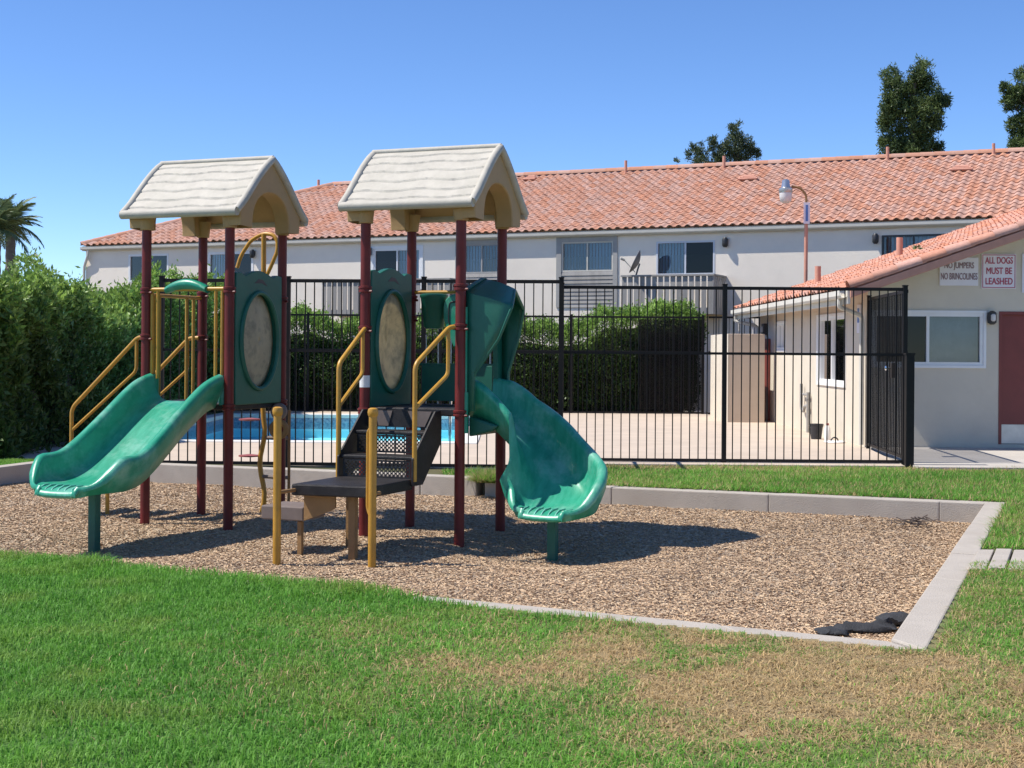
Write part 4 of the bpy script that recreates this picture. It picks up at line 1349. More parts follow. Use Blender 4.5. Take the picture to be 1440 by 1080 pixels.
# ---- left tower: straight slide
LT = (-3.01, 14.42)
def left_tower():
    root = tower(LT, 'left play tower with a straight green slide and beige roof')
    cl = [2.12, 1.66, .98]
    post(root, -H, -H, cl); post(root, H, -H, [2.12, .98]); post(root, -H, H, cl); post(root, H, H, [2.06, 1.0])
    roof(root); deck(root)
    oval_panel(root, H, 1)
    # straight slide out of the front side
    st = []
    Lr = 1.86
    RL = .33
    z0 = zl(1.04); z1 = zl(.35)
    def bed(t):
        a = min(1, max(0, (t - .05) / 1.24))
        s_ = a * a * (3 - 2 * a)
        return z0 + (z1 - z0) * (.35 * s_ + .65 * a)
    def bsm(t): return sum(bed(t + d) for d in (-.15, -.10, -.05, 0, .05, .10, .15)) / 7
    ts = [(Lr - RL) * i / 36 for i in range(37)] + [Lr - RL + RL * math.sin(PI / 2 * i / 14) for i in range(1, 15)]
    for t in ts:
        z = bsm(t)
        sl = (bsm(t + .02) - bsm(t - .02)) / .04
        hw = .365 + .04 * min(1, max(0, (t - .6) / .9))
        hh = .215 - .015 * min(1, t / .5)
        e = max(0, (t - (Lr - RL)) / RL)
        hw_, hh = lip(e, hw, hh, RL)
        z -= .030 * e ** 6
        st.append(((0, -H - .02 - t, z), (1, 0, 0), Vector((0, sl * .55, 1)).normalized(), hw_, hh))
    c, n, upv, hw_, hh = st[-1]
    for (dt, dz, k_, tk) in ((.016, -.006, 1.0, .86), (.030, -.018, .99, .62), (.038, -.030, .98, .34), (.041, -.039, .975, .08)):
        st.append(((0, c[1] - dt, c[2] + dz), n, upv, hw_ * k_, .012 * tk, tk))
    sl_ = slide_shell(st, .4, 'slide', root, M['green_slide'], .042)
    for k_ in range(7):
        x_ = -.21 + .07 * k_
        b_ = MB(); zz = bsm(Lr - .08)
        b_.tube([(x_ * 1.05, -H - Lr + .13, zz + .004), (x_, -H - Lr + .06, zz + .004), (x_, -H - Lr + .0, zz - .018), (x_, -H - Lr - .03, zz - .045)], .007, 6); b_.build('grip_ridge', M['green_worn'], sl_, smooth=True)
    b_ = MB(); b_.box(-.041, .041, -H - 1.43, -H - 1.35, -.2, zl(.29)); b_.build('slide_leg', M['green_dark'], sl_, bevel=.008)
    # entry side cheeks where the slide meets the posts
    for sx in (-1, 1):
        b_ = MB(); b_.tube([(sx * .40, -H + .03, zl(1.0)), (sx * .40, -H + .03, zl(1.29))], .042, 12); b_.build('entry_cheek', M['green'], sl_, smooth=True)
    # front safety rail with moulded grip and bars
    zr = zl(2.13)
    b_ = MB(); b_.tube([(-H, -H, zr), (H, -H, zr)], .021, 10); fr_ = b_.build('front_rail', M['yellow'], root, smooth=True)
    for x_ in (-.415, -.345, .33, .405):
        b_ = MB(); b_.tube([(x_, -H, zr), (x_, -H, zl(1.25))], .017, 8); b_.build('bar', M['yellow'], fr_, smooth=True)
    b_ = MB(); rows = []
    for i in range(15):
        t = -1 + 2 * i / 14
        cz = zr + .055 * (1 - t * t) - .005; hh = .055 * (1 - .35 * t * t); hd = .06
        rows.append([(t * .235, -H + hd * math.cos(a), cz + hh * math.sin(a)) for a in [2 * PI * k_ / 12 for k_ in range(12)]])
    b_.grid(rows, closed=True); b_.f += [tuple(range(12)), tuple(14 * 12 + k_ for k_ in range(12))[::-1]]
    b_.build('grip', M['green'], fr_, smooth=True)
    # left side: rail with bars, stair rails, steps
    b_ = MB(); b_.tube([(-H, -H, zl(2.08)), (-H, H, zl(2.08))], .019, 8); lr = b_.build('side_rail', M['yellow'], root, smooth=True)
    for y_ in (-.36, -.27, .20, .32):
        b_ = MB(); b_.tube([(-H, y_, zl(2.08)), (-H, y_, zl(1.02))], .017, 8); b_.build('bar', M['yellow'], lr, smooth=True)
    b_ = MB(); b_.tube([(-.2, H, zl(2.12)), (H, H, zl(2.12))], .019, 8); br = b_.build('back_rail', M['yellow'], root, smooth=True)
    for x_ in (.27, .36, -.16):
        b_ = MB(); b_.tube([(x_, H, zl(2.12)), (x_, H, zl(1.02))], .017, 8); b_.build('bar', M['yellow'], br, smooth=True)
    for y_ in (-.45, .42):
        b_ = MB(); b_.tube(fillet([(-H, y_, zl(1.66)), (-H - .12, y_, zl(1.66)), (-1.42, y_, zl(.93)), (-1.42, y_, zl(.35))], .07, 5), .021, 10)
        b_.tube(fillet([(-H - .14, y_, zl(1.62)), (-H - .14, y_, zl(1.32)), (-1.42, y_, zl(.70))], .05, 4), .017, 8)
        b_.build('handrail', M['yellow'], root, smooth=True)
    for i in range(4):
        b_ = MB(); x_ = -H - .12 - .27 * i; z = zl(.82 - .2 * i)
        b_.box(x_ - .27, x_, -.36, .36, z - .04, z); b_.build('step', M['step'], root, bevel=.008)
    b_ = MB(); b_.tube([(-1.28, -.05, -.1), (-1.28, -.05, zl(.2))], .022, 8); b_.build('stair_leg', M['yellow'], root, smooth=True)
    # twisted pole climber behind the tower
    y_ = H + .42
    pts = [(.03 * math.sin(k_ * .9), y_, .0 + k_ * .1) for k_ in range(11)] + [(0, y_, 1.2), (0, y_, 2.0), (0, y_, zl(2.78))]
    b_ = MB(); b_.tube(pts, .027, 10); cl_ = b_.build('climber_pole', M['yellow'], root, smooth=True)
    hoop = [(-.30, y_ - .05, zl(2.42)), (-.27, y_ - .03, zl(2.55)), (-.16, y_, zl(2.72)), (0, y_, zl(2.79)), (.12, y_, zl(2.77)), (.17, y_, zl(2.70)), (.17, y_, zl(2.60)), (.10, y_, zl(2.45)), (.02, y_, zl(2.30))]
    b_ = MB(); b_.tube(fillet(hoop, .06, 3), .021, 10); b_.build('climber_hoop', M['yellow'], cl_, smooth=True)
    b_ = MB(); b_.tube(fillet([(.33, y_, zl(.9)), (.33, y_, .06), (.08, y_, .02)], .1, 5), .016, 8); b_.build('climber_rail', M['brown'], cl_, smooth=True)
    for (z, sx) in ((.79, -1), (.40, -1)):
        b_ = MB(); b_.lathe((-.15, y_ - .02, zl(z) - .016), [(.03, 0), (.115, .008), (.115, .022), (.03, .032)], 18); b_.build('foot_pod', M['red_pod'], cl_, smooth=True)
    for z in (.60, .18):
        b_ = MB(); b_.tube([(0, y_, zl(z)), (.33, y_, zl(z))], .02, 8); b_.build('rung', M['greybrown'], cl_, smooth=True)
    # two round knobs on the right rear post
    b_ = MB(); b_.lathe((H + .06, H - .14, zl(.91)), [(.02, -.04), (.078, -.03), (.088, 0), (.078, .03), (.02, .04)], 20, (.3, -1, .1)); b_.build('knob_disc', M['greybrown'], root, smooth=True)
    b_ = MB()
    ring_ = [Vector((H + .06, H - .14, zl(.73))) + Vector((.95, .28, 0)) * (.075 * math.cos(a)) + Vector((0, 0, 1)) * (.075 * math.sin(a)) for a in [2 * PI * k_ / 20 for k_ in range(22)]]
    b_.tube(ring_, .030, 10, cap=False); b_.build('knob_ring', M['brown'], root, smooth=True)
left_tower()

# ---- right tower: stairs and spiral slide
RT = (-.734, 13.48)
def right_tower():
    root = tower(RT, 'right play tower with black stairs and a curved green slide')
    p_ = post(root, -H, -H, [2.11, 1.74, .98])
    b_ = MB(); b_.tube([(-H, -H, zl(1.20)), (-H, -H, zl(1.31))], .0485, 16); b_.build('tape', M['white'], p_, smooth=True)
    post(root, H, -H, [2.12, 1.76, .98]); post(root, -H, H, [2.06, 1.86]); post(root, H, H, [2.05, 1.0])
    roof(root); deck(root)
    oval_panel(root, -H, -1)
    # stairs down the front (towards -v)
    zs = [.82, .615]
    sx0, sx1 = -.43, .28
    y0 = -H
    def perf_riser(y_, z0, z1):
        m_ = MB(); nx_, nz_ = 34, 9
        x0_, x1_ = sx0 + .02, sx1 - .02
        dx, dz = (x1_ - x0_) / nx_, (z1 - z0) / nz_
        for i in range(nx_):
            for j in range(nz_):
                solid = j in (0, nz_ - 1) or i in (0, nx_ - 1) or (i + j) % 2 == 0
                xa, za = x0_ + i * dx, z0 + j * dz
                if solid:
                    m_.quad((xa, y_, za), (xa + dx, y_, za), (xa + dx, y_, za + dz), (xa, y_, za + dz))
                else:
                    g = .28
                    m_.quad((xa, y_, za), (xa + dx * g, y_, za), (xa + dx * g, y_, za + dz), (xa, y_, za + dz))
        return m_
    b_ = MB(); b_.box(sx0, sx1, -H - .03, -H - .012, zl(.84), zl(1.0)); stairs = b_.build('stairs', M['step'], root)
    for i, wz in enumerate(zs):
        ya = y0 - .03 - .26 * i
        b_ = MB(); b_.box(sx0, sx1, ya - .26, ya, zl(wz) - .035, zl(wz)); b_.build('tread', M['step'], stairs, bevel=.01)
        perf_riser(ya - .255, zl(wz) - .197, zl(wz) - .036).build('riser', M['step'], stairs)
    for x_ in (sx0 - .012, sx1 + .012):
        b_ = MB()
        pts = [(x_ - .01, y0 - .01, zl(1.0)), (x_ - .01, y0 - .12, zl(1.0)), (x_ - .01, y0 - .58, zl(.60)), (x_ - .01, y0 - .58, zl(.36)), (x_ - .01, y0 - .38, zl(.36)), (x_ - .01, y0 - .01, zl(.70))]
        b_.prism(pts, (.02, 0, 0)); b_.build('stringer', M['step'], stairs, bevel=.004)
    # side cheeks folded from the top step
    for (xa, xb) in ((-.36, -.18), (-.02, .22)):
        b_ = MB(); b_.prism([(xa, -H - .031, zl(.99)), (xb, -H - .031, zl(.99)), ((xa + xb) / 2 + .05, -H - .031, zl(.85)), ((xa + xb) / 2 - .05, -H - .031, zl(.85))], (0, -.006, 0)); b_.build('cheek', M['greybrown'], stairs)
    # transfer platform
    ptop = zl(.42)
    y1 = y0 - .58
    b_ = MB(); b_.prism([(-.44, y1 - .80, ptop - .095), (.27, y1 - .74, ptop - .095), (.27, y1 + .06, ptop - .095), (-.44, y1 + .06, ptop - .095)], (0, 0, .095))
    plat = b_.build('platform', M['step'], root, bevel=.012)
    for (x_, y_) in ((.04, y1 - .60), (-.3, y1 - .02)):
        b_ = MB(); b_.box(x_ - .03, x_ + .03, y_ - .03, y_ + .03, -.12, ptop - .096); b_.build('platform_leg', M['brown'], plat)
    b_ = MB(); b_.prism([(-.40, y1 - .66, ptop - .097), (-.10, y1 - .66, ptop - .097), (-.10, y1 - .66, ptop - .20), (-.15, y1 - .66, ptop - .23), (-.40, y1 - .66, ptop - .32)], (0, .02, 0)); b_.build('skirt_panel', M['brown'], plat)
    b_ = MB(); b_.box(-.92, -.50, y1 - .50, y1 - .12, zl(.19) - .12, zl(.19)); b_.build('low_step', M['greybrown'], plat, bevel=.01)
    for (x_, y_) in ((-.56, y1 - .44),):
        b_ = MB(); b_.box(x_ - .02, x_ + .02, y_ - .02, y_ + .02, -.15, zl(.06)); b_.build('step_leg', M['brown'], plat)
    # yellow grab posts at the platform corners
    c, s_ = math.cos(TZ), math.sin(TZ)
    def loc(wx, wy):
        dx, dy = wx - RT[0], wy - RT[1]
        return dx * c + dy * s_, -dx * s_ + dy * c
    for (px, py, handle) in ((389, 795, False), (523, 798, True)):
        g = ground(px, py, -.23)
        x_, y_ = loc(g.x, g.y)
        b_ = MB(); b_.tube([(x_, y_, -.2), (x_, y_, zl(1.02))], .033, 14); gp = b_.build('grab_post', M['yellow'], root, smooth=True)
        b_ = MB(); b_.lathe((x_, y_, zl(1.0)), [(.034, 0), (.042, .015), (.045, .04), (.04, .065), (.02, .075)], 14); b_.build('post_cap', M['yellow'], gp, smooth=True)
        hx = .055 if handle is False else -.055
        b_ = MB(); b_.tube(fillet([(x_, y_, zl(.93)), (x_ + hx, y_ + .02, zl(.88)), (x_ + hx, y_ + .02, zl(.24)), (x_, y_, zl(.16))], .05, 4), .014, 8)
        if handle: b_.build('grab_loop', M['yellow'], gp, smooth=True)
        b_ = MB(); b_.tube([(x_, y_, zl(.37)), (max(-.40, min(.34, x_ + .02)), y1 - .70, zl(.37))], .016, 8); b_.build('tie_rod', M['brown'], gp, smooth=True)
    # stair handrails
    for (x_, xt, ztop) in ((-.455, -.455, 1.74), (.30, .41, 1.76)):
        yb = y1 + .03
        b_ = MB()
        b_.tube(fillet([(math.copysign(H, x_), -H, zl(ztop)), (xt, -H - .07, zl(ztop)), (x_, yb, zl(1.42)), (x_, yb, zl(.40))], .06, 5), .022, 10)
        b_.tube(fillet([(xt, -H - .10, zl(ztop - .02)), (xt, -H - .10, zl(1.33)), (x_, yb, zl(1.04))], .05, 4), .019, 8)
        b_.build('handrail', M['yellow'], root, smooth=True)
    # back side: rail, drums, rods
    b_ = MB(); b_.tube([(-H, H, zl(2.12)), (H, H, zl(2.12))], .018, 8); br = b_.build('back_rail', M['yellow'], root, smooth=True)
    for x_ in (-.33, -.2, -.06, .08, .22, .36):
        b_ = MB(); b_.tube([(x_, H + .02, zl(1.70)), (x_, H + .02, zl(1.02))], .008, 6); b_.build('rod', M['metal'], br, smooth=True)
    b_ = MB(); b_.box(-H, H, H + .005, H + .03, zl(1.40), zl(1.42)); b_.build('cross_bar', M['green_dark'], br)
    b_ = MB(); b_.lathe((-.22, H - .04, zl(1.76)), [(.085, 0), (.10, .02), (.13, .30), (.138, .31), (.138, .335), (.118, .34)], 22); b_.build('drum', M['green_dark'], root, smooth=True)
    b_ = MB(); b_.box(-.36, .40, H - .015, H + .003, zl(1.05), zl(1.40)); b_.build('low_panel', M['green_dark'], root, bevel=.005)
    b_ = MB()
    pts = []
    for k_ in range(13):
        a = PI * k_ / 12
        pts.append((.06 + .15 * math.cos(a), zl(1.98) + .12 * math.sin(a)))
    pts += [(-.09, zl(1.85)), (0.02, zl(1.58)), (.14, zl(1.58)), (.21, zl(1.85))]
    b_.prism([(p[0], H - .10, p[1]) for p in pts][::-1], (0, .08, 0)); pod = b_.build('talk_shell', M['green'], root, bevel=.012)
    b_ = MB(); ringp = [(.03 + .06 * (abs(math.cos(a)) ** .5) * (1 if math.cos(a) > 0 else -1), H - .103, zl(1.90) + .12 * (abs(math.sin(a)) ** .5) * (1 if math.sin(a) > 0 else -1)) for a in [2 * PI * k_ / 28 for k_ in range(30)]]
    b_.tube(ringp, .008, 6, cap=False); b_.build('emboss', M['lampblack'], pod, smooth=True)
    # hood over the slide entry on the right side
    x0_ = H + .02
    z_b = zl(1.02)
    def hood_section(x_, peak, sh, zb, hw):
        return [(x_, -hw, zb), (x_, -hw, zb + (sh - zb) * .35), (x_, -hw, zb + (sh - zb) * .7), (x_, -hw, sh), (x_, -hw * .72, sh + (peak - sh) * .30), (x_, -hw * .40, sh + (peak - sh) * .62), (x_, 0, peak),
                (x_, hw * .40, sh + (peak - sh) * .62), (x_, hw * .72, sh + (peak - sh) * .30), (x_, hw, sh), (x_, hw, zb + (sh - zb) * .7), (x_, hw, zb + (sh - zb) * .35), (x_, hw, zb)]
    m_ = MB()
    rows = []
    for (dx, peak, sh, zb, hw) in ((0, zl(2.21), zl(2.08), z_b, .43), (.08, zl(2.19), zl(2.05), zl(1.0), .43), (.14, zl(2.17), zl(2.02), zl(1.0), .425), (.20, zl(2.14), zl(1.98), zl(1.0), .42), (.25, zl(2.11), zl(1.94), zl(1.0), .41)):
        sec = hood_section(x0_ + dx, peak, sh, zb, hw)
        # front edge sweeps back towards the tower lower down
        out_ = []
        for (a, b, cc_) in sec:
            k_ = min(1, max(0, (cc_ - zl(1.35)) / .55)) ** .7
            out_.append((x0_ + min(dx, .08) + max(0, dx - .08) * k_ * (1.35 - .85 * b / .43 if b < 0 else 1.35 - .45 * b / .43) if dx > 0 else a, b, cc_))
        rows.append(out_)
    rows_h = rows
    m_.grid(rows); hood = m_.build('hood', M['green_dark'], root, smooth=True, angle=30, solid=.025)
    m_ = MB()
    sec0 = hood_section(x0_, zl(2.23), zl(2.10), z_b, .43)
    inn = [(.31 * math.cos(PI * k_ / 12) * -1, zl(1.02) + (.55 + .38 * math.sin(PI * k_ / 12) if 0 < k_ < 12 else 0.0)) for k_ in range(13)]
    rows = [[(a - .03, b, cc_), (a - .03, y_, z_), (a + .015, y_, z_), (a + .015, b, cc_)] for (a, b, cc_), (y_, z_) in zip(sec0, inn)]
    m_.grid(rows, closed=True); m_.build('hood_frame', M['green_dark'], hood, smooth=True, angle=30)
    b_ = MB()
    lastrow = [Vector(p_) for p_ in rows_h[-1]]
    edge = lastrow
    b_.tube(fillet(edge, .03, 2), .016, 8); b_.build('hood_lip', M['green_dark'], hood, smooth=True)
    b_ = MB(); b_.tube([(x0_ + .02, -.46, zl(1.02)), (x0_ + .02, -.46, zl(1.94))], .018, 8); b_.tube([(x0_ + .02, -.46, zl(.80)), (x0_ + .02, -.46, zl(1.17))], .030, 10); b_.build('hood_hinge', M['green'], hood, smooth=True)
    # curved slide: short straight start along +u, turn towards the lawn, rounded run-out
    r = .45; l0 = .45; l1 = .18; TA = math.radians(97)
    tot = l0 + r * TA + l1
    RL = .33
    st = []
    zt, ze = zl(1.0), zl(.165)
    ss = [(tot - RL) * i / 48 for i in range(49)] + [tot - RL + RL * math.sin(PI / 2 * i / 14) for i in range(1, 15)]
    def bedz(sg):
        a = min(1, max(0, (sg - .10) / (tot - .10 - .30)))
        s2 = a * a * (3 - 2 * a)
        return zt + (ze - zt) * (.5 * s2 + .5 * a)
    for sg in ss:
        if sg < l0:
            c_ = (x0_ - .02 + sg, 0); th = 0
        elif sg < l0 + r * TA:
            th = (sg - l0) / r
            c_ = (x0_ - .02 + l0 + r * math.sin(th), -r + r * math.cos(th))
        else:
            th = TA; q_ = sg - l0 - r * TA
            c_ = (x0_ - .02 + l0 + r * math.sin(TA) + q_ * math.cos(TA), -r + r * math.cos(TA) - q_ * math.sin(TA))
        n_ = Vector((math.sin(th), math.cos(th), 0)); fwd = Vector((math.cos(th), -math.sin(th), 0))
        z = sum(bedz(sg + d) for d in (-.1, -.05, 0, .05, .1)) / 5
        turn = math.sin(PI * min(1, max(0, (sg - .12) / (tot - .22)))) ** .8
        k_ = min(1, max(0, (sg - .75) / .4))
        hw = .285 + .0 * turn + .120 * k_ * k_ * (3 - 2 * k_)
        hh = .235 + .03 * turn
        e = max(0, (sg - (tot - RL)) / RL)
        hw_, hh = lip(e, hw, hh, RL)
        z -= .030 * e ** 6
        nn = (n_ + Vector((0, 0, .20 * turn * (1 - e)))).normalized()
        upv = fwd.cross(nn)
        if upv.z < 0: upv = -upv
        st.append((Vector((c_[0], c_[1], z)), nn, upv.normalized(), hw_, hh))
    c_, nn, upv, hw_, hh = st[-1]
    for (dt, dz, k_, tk) in ((.016, -.006, 1.0, .86), (.030, -.018, .99, .62), (.038, -.030, .98, .34), (.041, -.039, .975, .08)):
        st.append((c_ + fwd * dt + Vector((0, 0, dz)), nn, upv, hw_ * k_, .012 * tk, tk))
    sl_ = slide_shell(st, .4, 'spiral_slide', root, M['green_slide'], .042)
    zz = bedz(tot - .05)
    for k_ in range(7):
        o_ = (k_ - 3) * .068
        b_ = MB(); b_.tube([c_.xy.to_3d() + nn * (o_ * q_) + fwd * d_ + Vector((0, 0, zz + h_)) for (q_, d_, h_) in ((1.06, -.16, .006), (1.0, -.06, .003), (1.0, -.01, -.018), (1.0, .022, -.045))], .007, 6)
        b_.build('grip_ridge', M['green_worn'], sl_, smooth=True)
    b_ = MB(); b_.box(c_.x - .041, c_.x + .041, c_.y + .23, c_.y + .31, -.25, zl(.11)); b_.build('slide_leg', M['green_dark'], sl_, bevel=.008)
    b_ = MB(); b_.prism([(x0_, -.34, zl(.95)), (x0_ + .30, -.34, zl(.87)), (x0_ + .24, -.34, zl(.82)), (x0_, -.34, zl(.76))], (0, .68, 0)); b_.build('slide_neck', M['green_dark'], sl_, bevel=.02)
right_tower()

# ------------------------------------------------------------------ small things in the yard
# crumpled strip of weed cloth in the near right corner of the pit
p0, p1 = ground(1156, 876, -.10), ground(1290, 850, -.10)
root_p = (p0 + p1) / 2
rows = []
d = (p1 - p0); sd = Vector((-d.y, d.x, 0)).normalized()
for i in range(40):
    t = i / 39
    c = p0 + d * t + sd * .05 * math.sin(t * 9)
    w = .12 * min(1, t * 8) * (0.8 + .3 * math.sin(t * 17))
    row = []
    for j in range(9):
        s_ = j / 8 * 2 - 1
        hgt = .045 * (1 - s_ * s_) * (.6 + .5 * math.sin(t * 23 + s_ * 2)) * min(1, t * 6) + random.uniform(-.008, .008)
        row.append(c + sd * (s_ * w + .02 * math.sin(t * 31 + j)) + Vector((0, 0, chip_h(c.x, c.y) + .10 + hgt + .0)) - root_p + Vector((0, 0, .02)))
    rows.append(row)
mb = MB(); mb.grid(rows)
o_ = mb.build('weed_cloth', M['cloth'], None, smooth=True, loc=root_p, solid=.006)
tag(o_, 'crumpled black weed cloth sticking out of the wood chips', 'cloth')

# a little heap of dark twigs in the chips by the far kerb
g = ground(1288, 737, -.19)
mb = MB()
for k in range(26):
    a = random.uniform(0, PI); c = Vector((random.gauss(0, .10), random.gauss(0, .05), random.uniform(0, .05)))
    d = Vector((math.cos(a), math.sin(a) * .6, random.uniform(-.2, .3))).normalized() * random.uniform(.04, .12)
    mb.tube([c - d, c, c + d + Vector((0, 0, .01))], .006, 5)
o_ = mb.build('twig_heap', M['bark'], None, smooth=True, loc=g)
tag(o_, 'small heap of dark twigs on the chips near the far kerb corner', 'twigs')

# things against the pool house side wall
g = Vector((LEFTW.p(0, 0).x - .30, 26.6, DZ))
a_ = at(1150, 621, 25.2)
root = empty('bucket', (5.40, 25.2, DZ), label='small black bucket against the cream side wall', cat='bucket')
mb = MB(); mb.lathe((0, 0, 0), [(.09, 0), (.12, .25), (.128, .255), (.128, .27), (.115, .27), (.09, .02)], 18); mb.build('pail', M['bucket'], root, smooth=True)
mb = MB(); mb.tube(arc((0, 0, .25), (1, 0, 0), (0, -.5, -.6), .125, 0, PI, 10), .006, 6); mb.build('handle', M['metal'], root, smooth=True)
root = empty('bottle', (5.50, 24.75, DZ), label='white plastic bottle with red cap beside the bucket', cat='bottle')
mb = MB(); mb.lathe((0, 0, 0), [(.05, 0), (.055, .02), (.055, .20), (.03, .25), (.02, .27)], 14); mb.build('body', M['white'], root, smooth=True)
mb = MB(); mb.lathe((0, 0, .27), [(.024, 0), (.024, .03), (.02, .035)], 12); mb.build('cap', M['red_pod'], root, smooth=True)
root = empty('round_lid', (5.50, 24.2, DZ), label='flat round white lid on the concrete near the bucket', cat='lid')
mb = MB(); mb.lathe((0, 0, 0), [(.17, 0), (.18, .012), (.17, .03), (.06, .035)], 22); mb.build('disc', M['white'], root, smooth=True)
mb = MB(); mb.tube(arc((0, 0, .03), (1, 0, 0), (0, 0, 1), .06, 0, PI, 8), .012, 6); mb.build('lid_handle', M['lampblack'], root, smooth=True)

# street lamp behind the pool house
yl = 34.2
b0 = at(1133, 400, yl)
root = empty('street_lamp', (b0.x, yl, 0), label='orange lamp post with grey barn light above the roof', cat='lamp post')
ztop = at(1133, 268, yl).z
arm = at(1112, 262, yl)
mb = MB(); mb.tube([(0, 0, -.1), (0, 0, ztop - .35)], .045, 12); mb.build('pole', M['salmon'], root, smooth=True)
mb = MB(); mb.tube(fillet([(0, 0, ztop - .36), (0, 0, ztop - .1), (-.14, 0, ztop + .06), (arm.x - b0.x + .02, 0, arm.z)], .12, 5), .028, 10); mb.build('arm', M['brown'], root, smooth=True)
hd = at(1105, 256, yl) - Vector((b0.x, yl, 0))
mb = MB(); mb.lathe((hd.x, 0, hd.z - .26), [(.155, 0), (.165, .02), (.165, .10), (.11, .13), (.095, .22), (.085, .30), (.04, .33)], 20); lh = mb.build('lamp_head', M['metal'], root, smooth=True)
mb = MB(); mb.lathe((hd.x, 0, hd.z - .50), [(.08, 0), (.13, .04), (.15, .14), (.152, .238)], 20); mb.build('diffuser', M['lens'], lh, smooth=True)
z0 = at(1131, 315, yl).z; z1 = at(1131, 285, yl).z
root2 = empty('lamp_post_sign', (b0.x, yl - .06, z0), label='narrow white and blue sign strapped to the lamp post', cat='sign')
mb = MB(); mb.box(-.075, .075, -.012, 0, 0, z1 - z0); mb.build('board', M['sign'], root2)
mb = MB(); mb.box(-.03, .03, -.016, -.0125, .06, z1 - z0 - .06); mb.build('print', M['sign_blue'], root2)

# ------------------------------------------------------------------ leaves
def leaf_quads(P, size, up_bias, cols, elong=2.2, flat=None):
    """diamond leaves at points P with random headings"""
    k = len(P)
    d = rng.normal(0, 1, (k, 3)); d[:, 2] += up_bias
    d /= np.linalg.norm(d, axis=1)[:, None]
    r = rng.normal(0, 1, (k, 3)); s = np.cross(d, r); s /= np.linalg.norm(s, axis=1)[:, None] + 1e-9
    nrm = np.cross(d, s)
    L_ = size[:, None]
    w = L_ / elong
    v = np.stack([P, P + d * L_ * .5 + s * w * .5 + nrm * L_ * .06, P + d * L_, P + d * L_ * .5 - s * w * .5 + nrm * L_ * .06], 1).reshape(-1, 3)
    idx = (np.arange(k) * 4)[:, None] + np.array([0, 1, 2, 3])
    return v, idx.ravel(), np.full(k, 4), np.repeat(cols, 4, 0)

def hedge(name, x0, x1, y0, y1, hfun, n, label, leaf, seed_cols, faces=(0.55, 0.35, 0.10), rough=.22, skew=1.0):
    root = empty(name, ((x0 + x1) / 2, y0, 0), label=label, cat='hedge')
    o = np.array(root.location)
    kind = rng.choice(3, n, p=faces)
    t = rng.random(n)
    dep = np.abs(rng.normal(0, .16, n))
    xs = np.where(kind == 2, x1, x0 + (x1 - x0) * t)
    ys = np.where(kind == 0, y0, y0 + (y1 - y0) * rng.random(n) ** skew)
    xs = np.where(kind == 1, x1 - (x1 - x0) * rng.random(n) ** (1.0 if skew == 1 else 1.6), xs)
    h = hfun(xs, ys)
    zs = np.where(kind == 1, h, h * rng.random(n) ** .75)
    # lumpy surface: push outward by noise
    lump = (vnoise(xs * 1.0 + ys * .37, zs + ys * .5, 1.3) - .5) * 2 * rough + (vnoise(xs + ys, zs, 3.7) - .5) * rough
    bulge = .15 * np.sin(np.clip(zs / np.maximum(h, .1), 0, 1) * PI)
    ys = np.where(kind == 0, ys - lump - bulge + dep, ys)
    zs = np.where(kind == 1, zs + lump * 1.1 - dep * .8 + rng.exponential(.03, n), zs)
    xs = np.where(kind == 2, xs + lump - dep, xs)
    bx = (kind == 2) & (zs > h - .3)
    xs = np.where(bx, xs - (zs - (h - .3)) ** 2 * 2.0, xs)
    xs = np.where(kind == 2, xs + bulge * .8, xs)
    # round the front top edge
    fe = (kind == 0) & (zs > h - .25)
    ys = np.where(fe, ys + (zs - (h - .25)) ** 2 * 2.0, ys)
    # tall shoots
    sh = (kind == 1) & (rng.random(n) < .10)
    spike = (vnoise(xs, ys, 5.0) > .62) * rng.random(n) * .30
    zs = np.where(sh, zs + spike, zs)
    P = np.stack([xs, ys, zs], 1)
    hue = vnoise(xs + 3.3 * ys, zs * 1.4, 1.7)
    c0, c1, c2 = [np.array(c) for c in seed_cols]
    cols = c0 + (c1 - c0) * hue[:, None]
    newg_lit = np.clip((zs - (h - .75)) / .7, 0, 1) ** .8 * rng.random(n) ** .6  # paler towards the top: new growth, plus sunlight put into the colour
    cols = cols * (1 - newg_lit[:, None]) + c2 * newg_lit[:, None] * 1.0
    cols *= rng.uniform(.65, 1.25, (n, 1))
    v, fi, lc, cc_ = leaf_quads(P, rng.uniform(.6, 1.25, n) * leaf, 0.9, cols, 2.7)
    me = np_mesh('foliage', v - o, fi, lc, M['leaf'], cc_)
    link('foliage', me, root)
    # branch mass inside
    m_ = MB()
    N = 24
    rows = []
    for i in range(N + 1):
        xx = x0 + .15 + (x1 - x0 - .4) * i / N
        hh = float(hfun(np.array([xx]), np.array([y0 + .5]))[0]) - .42
        rows.append([Vector((xx, y0 + .22, -.05)) - Vector(o), Vector((xx, y0 + .18, hh * .6)) - Vector(o), Vector((xx, y0 + .42, hh)) - Vector(o), Vector((xx, y1 - .3, hh)) - Vector(o), Vector((xx, y1 - .2, -.05)) - Vector(o)])
    m_.grid(rows, closed=True)
    nn = 5
    m_.f += [tuple(range(nn)), tuple(N * nn + q for q in range(nn))[::-1]]
    m_.build('branches', M['twig'], root)
G0 = ((.050, .095, .026), (.115, .19, .045), (.36, .54, .11))  # third tone: new growth with the sunlit brightness of the top added
def hl(x, y):
    h = 2.24 + .10 * np.sin(x * 2.1 + y) + .10 * np.sin(x * 5.3 + 1 + y * 2.7) + .13 * np.sin(y * 1.35 + 2.0) + .02 * (y - 19.5)
    return h + .22 * np.exp(-((y - 20.2) / .8) ** 2) + .15 * np.clip((y - 24) / 8, 0, 1)
